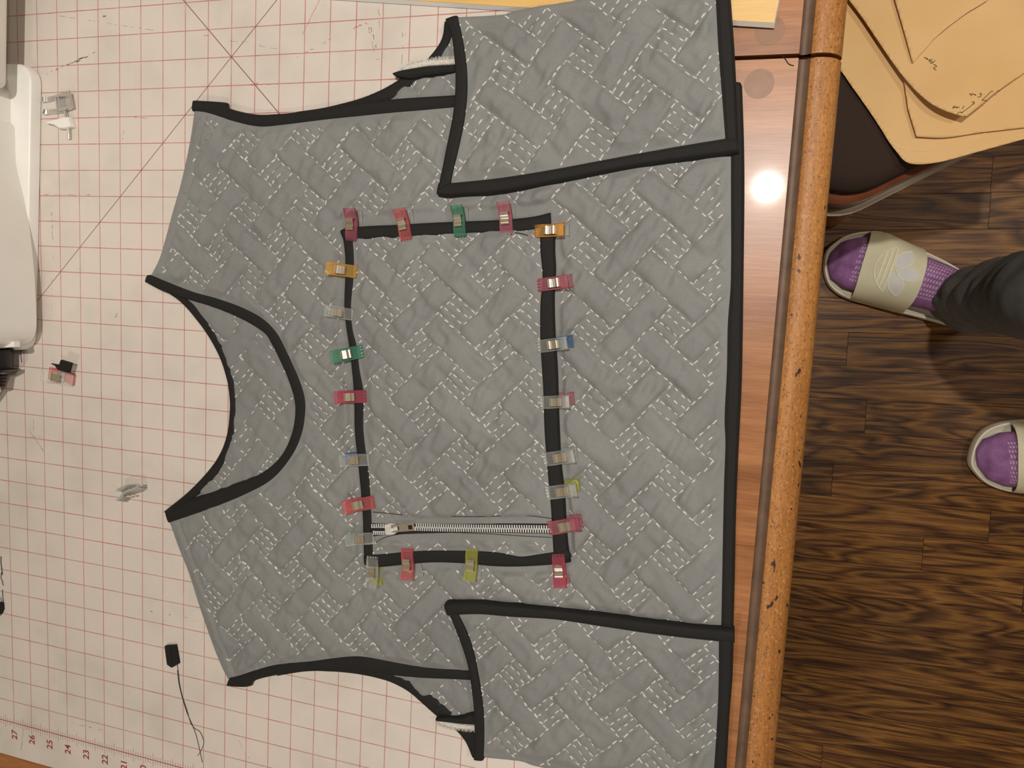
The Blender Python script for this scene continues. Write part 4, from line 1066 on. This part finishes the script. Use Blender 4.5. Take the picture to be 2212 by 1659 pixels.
tipC = P(2060, 255, HS + .006)[:2]
def curlC(X, Y):
    d = np.hypot(X - tipC[0], Y - tipC[1]); return .012 * np.exp(-(d / .05) ** 2) + .002 + 0 * X
tA, zA = sheet('paper_pattern', pA, HS + .001, 'largest kraft pattern piece with rounded corner at the bottom of the pile', wave(.0015, 3))
tB, zB = sheet('paper_pattern', pB, HS + .0055, 'kraft pattern piece with a square corner under the handwritten piece', wave(.0015, 4))
tC, zC = sheet('paper_pattern', pC, HS + .010, 'kraft pattern piece with handwritten inch notes and a curled pointed tip', curlC)
tD, zD = sheet('paper_pattern', pD, HS + .0155, 'narrow pointed kraft piece on top of the pile', wave(.0015, 6))
def ink(name, strokes, h, zf, parent, r=.00028, mat=PENINK):
    mb = MB()
    for st_ in strokes:
        p = np.array([P(x, y, h) for x, y in st_]); p = catmull(p, 3) if len(p) > 2 else resample(p, 6)
        p[:, 2] = T + h + zf(p[:, 0], p[:, 1]) + .0003
        mb.tube(p, r, 4)
    return mb.build(name, mat, parent)
Z = lambda l: [(1960 + x / 8.778, 40 + y / 8.778) for x, y in l]
K = lambda l: [(1540 + x * .3038, y * .3038) for x, y in l]
hC = HS + .010
ink('handwriting', [Z([(515, 1018), (463, 972), (527, 945), (490, 912), (468, 905)]), Z([(414, 960), (410, 956)]), Z([(505, 825), (470, 860), (430, 888)]), Z([(462, 862), (435, 845), (412, 862), (425, 885)]), Z([(455, 795), (420, 825), (385, 842)]), Z([(425, 822), (400, 808), (382, 822), (395, 838)]),
                    Z([(372, 800), (352, 785), (342, 798), (358, 806)]), Z([(335, 770), (345, 790)]), Z([(340, 768), (312, 765), (290, 772)])], hC, zC, tC)['label'] = 'pen note reading Zipper'
ink('handwriting', [Z([(1390, 1500), (1382, 1500)]), Z([(1340, 1478), (1300, 1492), (1330, 1508), (1312, 1545), (1258, 1556)]), Z([(1228, 1528), (1218, 1508)]), Z([(1212, 1522), (1200, 1500), (1180, 1510), (1172, 1495)]), Z([(1165, 1505), (1150, 1492), (1140, 1505)]), Z([(1140, 1540), (1128, 1505), (1115, 1500), (1104, 1488)]),
                    Z([(1560, 1437), (1530, 1432), (1430, 1530), (1337, 1610)]), Z([(1337, 1610), (1440, 1618)]), Z([(1648, 1415), (1690, 1418)])], hC, zC, tC)['label'] = 'pen note reading .5 inch with bracket'
ink('handwriting', [K([(1755, 780), (1742, 803)]), K([(1722, 788), (1716, 796)]), K([(1712, 784), (1706, 795), (1700, 785), (1695, 795)]), K([(1692, 784), (1686, 794)]), K([(1688, 778), (1680, 795), (1675, 788)]), K([(1830, 755), (1785, 795), (1735, 830)]), K([(1808, 752), (1829, 750), (1824, 768)]), K([(1706, 838), (1722, 824), (1745, 828)]), K([(1752, 852), (1768, 856)])], hC, zC, tC)['label'] = 'pen note reading 1 inch with arrow'
ink('worn_crease', [K([(1265, 1020), (1330, 1055), (1400, 1072), (1480, 1075), (1600, 1068), (1760, 1020), (1940, 945)])], HS + .001, zA, tA, .0005, CREASE)
ink('worn_crease', [K([(1570, 275), (1640, 205), (1720, 150), (1800, 90), (1860, 55), (1950, 0)])], HS + .0155, zD, tD, .0006, CREASE)

# ------------------------------------------------------------------ the person standing at the table
pe = thing('person', 'person in charcoal trousers, purple socks and cream slides standing at the table', 'person', (.45, .43, 0))
FZ = .024                                   # foot bed height
sole_px = [(1780, 575), (1784, 545), (1800, 526), (1830, 507), (1870, 499), (1915, 502), (1965, 527), (2030, 556), (2085, 588), (2122, 622), (2136, 660), (2124, 697), (2095, 711), (2060, 706), (2000, 690), (1940, 675), (1890, 662), (1830, 645), (1798, 625), (1784, 602)]
so = PL(sole_px, FZ - T)[:, :2]
toeP = P(1779, 578, FZ - T)[:2]; heelP = P(2134, 672, FZ - T)[:2]
DR = (toeP - heelP); SL = np.linalg.norm(DR); DR /= SL
def frame_xy(heel, D, mir):
    N = np.array([-D[1], D[0]]) * mir
    return lambda s_, t_: heel + D * s_ * SL + N * t_
loc_sole = [(((q - heelP) @ DR) / SL, (q - heelP) @ np.array([-DR[1], DR[0]])) for q in so]
DLft = np.array([-.985, -.17]); DLft /= np.linalg.norm(DLft)
toeL = P(2100, 968, FZ - T)[:2]; heelL = toeL - DLft * SL
def FC(s_):
    e = np.array(loc_sole); g = lambda q: np.interp(s_, *np.array(sorted(q.tolist())).T)
    return (g(e[e[:, 1] > 0]) + g(e[e[:, 1] <= 0])) / 2

def make_foot(heel, D, mir, which):
    FR = frame_xy(heel, D, mir)
    sl = bpy.data.objects.new('slide_sandal', None)
    # sole is the sandal's mesh; strap and emblem are its pieces
    out = catmull(np.array([FR(s_, t_) for s_, t_ in loc_sole]), 4, True)
    ar = sum(out[i][0] * out[(i + 1) % len(out)][1] - out[(i + 1) % len(out)][0] * out[i][1] for i in range(len(out)))
    if ar < 0: out = out[::-1]
    so_ = MB().layers(out, [(.004, 0.0), (.0008, .003), (0, .012), (.0004, FZ - .002), (.0016, FZ + .0015), (.0035, FZ + .002), (.006, FZ - .001), (.012, FZ - .003)]).build('slide_sandal', CREAM, pe, 50)
    so_['label'] = 'cream rubber slide sandal'
    # sock: loft along the foot
    ss = np.r_[np.linspace(.03, .12, 5), np.linspace(.16, .80, 17), np.linspace(.83, .98, 8)]
    wid = np.interp(ss, [.03, .06, .12, .25, .45, .62, .74, .85, .94, .98], [.012, .022, .030, .034, .039, .043, .0455, .043, .032, .014])
    hgt = np.interp(ss, [.03, .08, .18, .28, .40, .52, .65, .76, .86, .92, .965], [.03, .055, .092, .098, .086, .071, .056, .044, .034, .027, .012])
    ed = np.array(loc_sole)
    def side(s_, sg):
        c_ = [e for e in ed if (e[1] > 0) == (sg > 0)]; c_ = sorted(c_, key=lambda e: e[0]); return np.interp(s_, [e[0] for e in c_], [e[1] for e in c_])
    tc = np.array([(side(q, 1) + side(q, -1)) / 2 for q in ss]); tc = np.convolve(np.r_[tc[0], tc[0], tc, tc[-1], tc[-1]], np.ones(5) / 5, 'valid')
    kk = 28; V = []; UV = []
    for i, s_ in enumerate(ss):
        for j in range(kk):
            a = 2 * math.pi * j / kk; ca_, sa_ = math.cos(a), math.sin(a)
            w_ = wid[i] * np.sign(ca_) * abs(ca_) ** .85
            z_ = FZ - .002 + (hgt[i] * .42) + (hgt[i] * .58 * abs(sa_) ** .9 if sa_ > 0 else -hgt[i] * .42 * abs(sa_) ** .55)
            q = FR(s_, tc[i] + w_); V.append((q[0], q[1], z_)); UV.append((s_, j / kk))
    Fc = [(i * kk + j, i * kk + (j + 1) % kk, (i + 1) * kk + (j + 1) % kk, (i + 1) * kk + j) for i in range(len(ss) - 1) for j in range(kk)]
    b0 = len(V); q = FR(ss[0] - .006, tc[0]); V.append((q[0], q[1], FZ + hgt[0] * .4)); UV.append((ss[0], .25)); q = FR(ss[-1] + .008, tc[-1]); V.append((q[0], q[1], FZ + hgt[-1] * .3)); UV.append((.98, .25))
    Fc += [(b0, (j + 1) % kk, j) for j in range(kk)] + [(b0 + 1, (len(ss) - 1) * kk + j, (len(ss) - 1) * kk + (j + 1) % kk) for j in range(kk)]
    o = mesh_obj('sock', V, Fc, SOCK, pe, True); o['label'] = 'purple knitted sock'
    uvl = o.data.uv_layers.new(name='UVMap')
    for lp in o.data.loops: uvl.data[lp.index].uv = UV[lp.vertex_index]
    bm = bmesh.new(); bm.from_mesh(o.data); bmesh.ops.recalc_face_normals(bm, faces=bm.faces); bm.to_mesh(o.data); bm.free()
    # strap: arch over the foot between s=.44 and .76
    def strap_z(s_, t_):
        hw = strap_w(s_); top = np.interp(s_, ss, hgt) + FZ + .0045
        u_ = np.clip((t_ - strap_c(s_)) / hw, -1, 1)
        return FZ - .004 + (top - FZ + .004) * (1 - abs(u_) ** 2.7) ** (1 / 2.2)
    strap_w = lambda s_: (side(s_, 1) - side(s_, -1)) / 2 - .0006
    strap_c = lambda s_: (side(s_, 1) + side(s_, -1)) / 2
    ns, nt = 18, 30; V = []
    for off in (0, -.0028):
        for i in range(ns):
            for j in range(nt):
                u_ = -math.cos(math.pi * j / (nt - 1)); u_ = np.sign(u_) * abs(u_) ** .9
                sc_ = .485 + (.795 - .485) * i / (ns - 1) + .02 * (1 - u_ * u_) * (i / (ns - 1) - .35) + .012 * u_ * -1
                hw = strap_w(sc_); t_ = strap_c(sc_) + u_ * hw * (1 + off * 8)
                z_ = strap_z(sc_, strap_c(sc_) + u_ * hw) + off * (1 - abs(u_) ** 6)
                q = FR(sc_, t_); V.append((q[0], q[1], z_))
    g = lambda l, i, j: l * ns * nt + i * nt + j
    Fc = []
    for i in range(ns - 1):
        for j in range(nt - 1):
            Fc.append((g(0, i, j), g(0, i, j + 1), g(0, i + 1, j + 1), g(0, i + 1, j))); Fc.append((g(1, i, j), g(1, i + 1, j), g(1, i + 1, j + 1), g(1, i, j + 1)))
    for j in range(nt - 1):
        Fc.append((g(0, 0, j), g(1, 0, j), g(1, 0, j + 1), g(0, 0, j + 1))); Fc.append((g(0, ns - 1, j), g(0, ns - 1, j + 1), g(1, ns - 1, j + 1), g(1, ns - 1, j)))
    mb = MB(); mb.add(V, Fc); st_ = mb.build('strap', CREAM2, so_, 60)
    # embossed trefoil: three leaves crossed by three bars
    def onstrap(pts, name, mat, lift, closed=True):
        """emblem coordinates in mm: x toward the ankle, y across; outline filled with a fan"""
        p = catmull(np.array(pts, float), 4, True) if closed else np.array(pts, float)
        c_ = p.mean(0); rings = [p, c_ + (p - c_) * .66, c_ + (p - c_) * .33]
        V = []
        for rg in rings + [np.array([c_])]:
            for x, y in rg:
                s_ = .635 - x * .001 / SL; t_ = strap_c(s_) + y * .001
                q = FR(s_, t_); V.append((q[0], q[1], strap_z(s_, t_) + lift))
        n = len(p); Fc = [(r * n + i, r * n + (i + 1) % n, (r + 1) * n + (i + 1) % n, (r + 1) * n + i) for r in range(2) for i in range(n)] + [(2 * n + i, 2 * n + (i + 1) % n, 3 * n) for i in range(n)]
        mb = MB(); mb.add(V, Fc); return mb.build(name, mat, so_, 60)
    def outline(pts, name):
        p = catmull(np.array(pts, float), 4, True); p = np.vstack([p, p[:1]]); V = []
        for x, y in p:
            s_ = .635 - x * .001 / SL; t_ = strap_c(s_) + y * .001; q = FR(s_, t_); V.append((q[0], q[1], strap_z(s_, t_) + .0006))
        return MB().tube(V, .00055, 5, False).build(name, EMBL, so_, 60)
    for th in (-62, 0, 62):
        c_, s2 = math.cos(math.radians(th)), math.sin(math.radians(th))
        lf = [(5, 0), (10, 5.5), (18, 10), (29, 9), (40, 0), (29, -9), (18, -10), (10, -5.5)]
        leaf = [(-2 + x * c_ - y * s2, x * s2 + y * c_) for x, y in lf]
        onstrap(leaf, 'emblem_leaf', EMB, .0004); outline(leaf, 'emblem_outline')
    for k_ in range(3):
        x0 = -4.5 - 6.6 * k_; hl = (35, 31, 23)[k_]
        bar_ = [(x0, y) for y in np.linspace(-hl, hl, 13)]
        V = []
        for x, y in bar_:
            s_ = .635 - x * .001 / SL; t_ = strap_c(s_) + (y + 1.5) * .001; q = FR(s_, t_); V.append((q[0], q[1], strap_z(s_, t_) + .0008))
        MB().tube(V, .0009, 6).build('emblem_bar', EMBL, so_, 60)
    arc = [(6 - 33 * math.cos(a), 37 * math.sin(a)) for a in np.linspace(-1.25, 1.25, 30)]; V = []
    for x, y in arc:
        s_ = .635 - x * .001 / SL; t_ = strap_c(s_) + y * .001; q = FR(s_, t_); V.append((q[0], q[1], strap_z(s_, t_) + .0006))
    MB().tube(V, .0006, 5).build('emblem_outline', EMBL, so_, 60)
    return FR
FRr = make_foot(heelP, DR, 1, 'r')
FRl = make_foot(heelL, DLft, -1, 'l')
# trousers: two folded legs and the seat
def leg_path(FR, hip):
    a = FR(.19, FC(.19))
    return np.array([[*a, .088], [a[0] + .004, a[1], .16], [a[0] + .012, a[1], .28], [a[0] + .004, (a[1] * .6 + hip[1] * .4), .47], [hip[0], hip[1], .74], [hip[0], hip[1], .86]])
aR, aL = FRr(.19, FC(.19)), FRl(.19, FC(.19))
hipx = (aR[0] + aL[0]) / 2 + .01; hy = (aR[1] + aL[1]) / 2
hips = [np.array([hipx, hy + .085]), np.array([hipx, hy - .085])]
mb = MB()
for FR, hp, sd_ in ((FRr, hips[0], 3), (FRl, hips[1], 8)):
    path = resample(catmull(leg_path(FR, hp), 8), 70); kk = 40; V = []
    for i, c in enumerate(path):
        z = c[2]
        rad = np.interp(z, [.08, .12, .2, .3, .45, .55, .75, .86], [.052, .054, .057, .062, .066, .076, .092, .098])
        for j in range(kk):
            a = 2 * math.pi * j / kk
            fold = .006 * (vnoise(np.array([a * 1.6 + z * 9]), np.array([z * 34]), sd_)[0] - .5) * np.interp(z, [.08, .12, .5], [.4, 1.6, .7])
            fold += .003 * math.sin(z * 130 + 2.2 * math.sin(a + z * 7)) * np.interp(z, [.088, .11, .2, .45], [.2, 1, 1, .1])
            rx = rad + fold + .004 * math.cos(a)
            tiltz = -.022 * math.cos(a) * np.interp(z, [.088, .2], [-1, 0])      # hem dips over the heel
            V.append((c[0] + rx * 1.08 * math.cos(a), c[1] + rx * .87 * math.sin(a), z + (tiltz - .012 if i < 12 else tiltz)))
    Fc = [(i * kk + j, i * kk + (j + 1) % kk, (i + 1) * kk + (j + 1) % kk, (i + 1) * kk + j) for i in range(len(path) - 1) for j in range(kk)]
    # turned-in hem
    b0 = len(V)
    for j in range(kk):
        x, y, z = V[j]; c = path[0]; V.append((c[0] + (x - c[0]) * .86, c[1] + (y - c[1]) * .86, z + .012))
    Fc += [(j, b0 + j, b0 + (j + 1) % kk, (j + 1) % kk) for j in range(kk)]
    mb.add(V, Fc)
V = []; kk = 40
for z, rx, ry in ((.72, .05, .05), (.76, .085, .13), (.80, .105, .175), (.86, .115, .185), (.93, .118, .18), (1.0, .105, .165), (1.04, .10, .16)):
    for j in range(kk):
        a = 2 * math.pi * j / kk; V.append((hipx + rx * math.cos(a), hy + ry * math.sin(a), z))
mb.add(V, [(i * kk + j, i * kk + (j + 1) % kk, (i + 1) * kk + (j + 1) % kk, (i + 1) * kk + j) for i in range(6) for j in range(kk)] + [tuple(range(kk))[::-1], tuple(6 * kk + j for j in range(kk))])
mb.build('trousers', TROUS, pe, 70)
# body under the clothes: one continuous surface
vs = [(hipx, hy, .93)]; es = []; rd = [(.05, .07)]
for FR, hp in ((FRr, hips[0]), (FRl, hips[1])):
    pth = leg_path(FR, hp); b0 = len(vs)
    chain = [(*hp, .84), tuple(pth[3]), tuple(pth[1]), (*FR(.19, FC(.19)), .075), (*FR(.5, FC(.5)), .052), (*FR(.8, FC(.8)), .040)]
    rs = [.05, .045, .034, .032, .024, .016]
    for k_, (c, r) in enumerate(zip(chain, rs)):
        vs.append(c); rd.append((r, r)); es.append((0 if k_ == 0 else len(vs) - 2, len(vs) - 1))
me = bpy.data.meshes.new('body'); me.from_pydata([tuple(map(float, v)) for v in vs], es, []); bo_ = finish('body', me, SKIN, pe, False)
sk = bo_.modifiers.new('skin', 'SKIN')
for i, r in enumerate(rd):
    me.skin_vertices[0].data[i].radius = r; me.skin_vertices[0].data[i].use_root = (i == 0)
bo_.modifiers.new('sub', 'SUBSURF').render_levels = 2
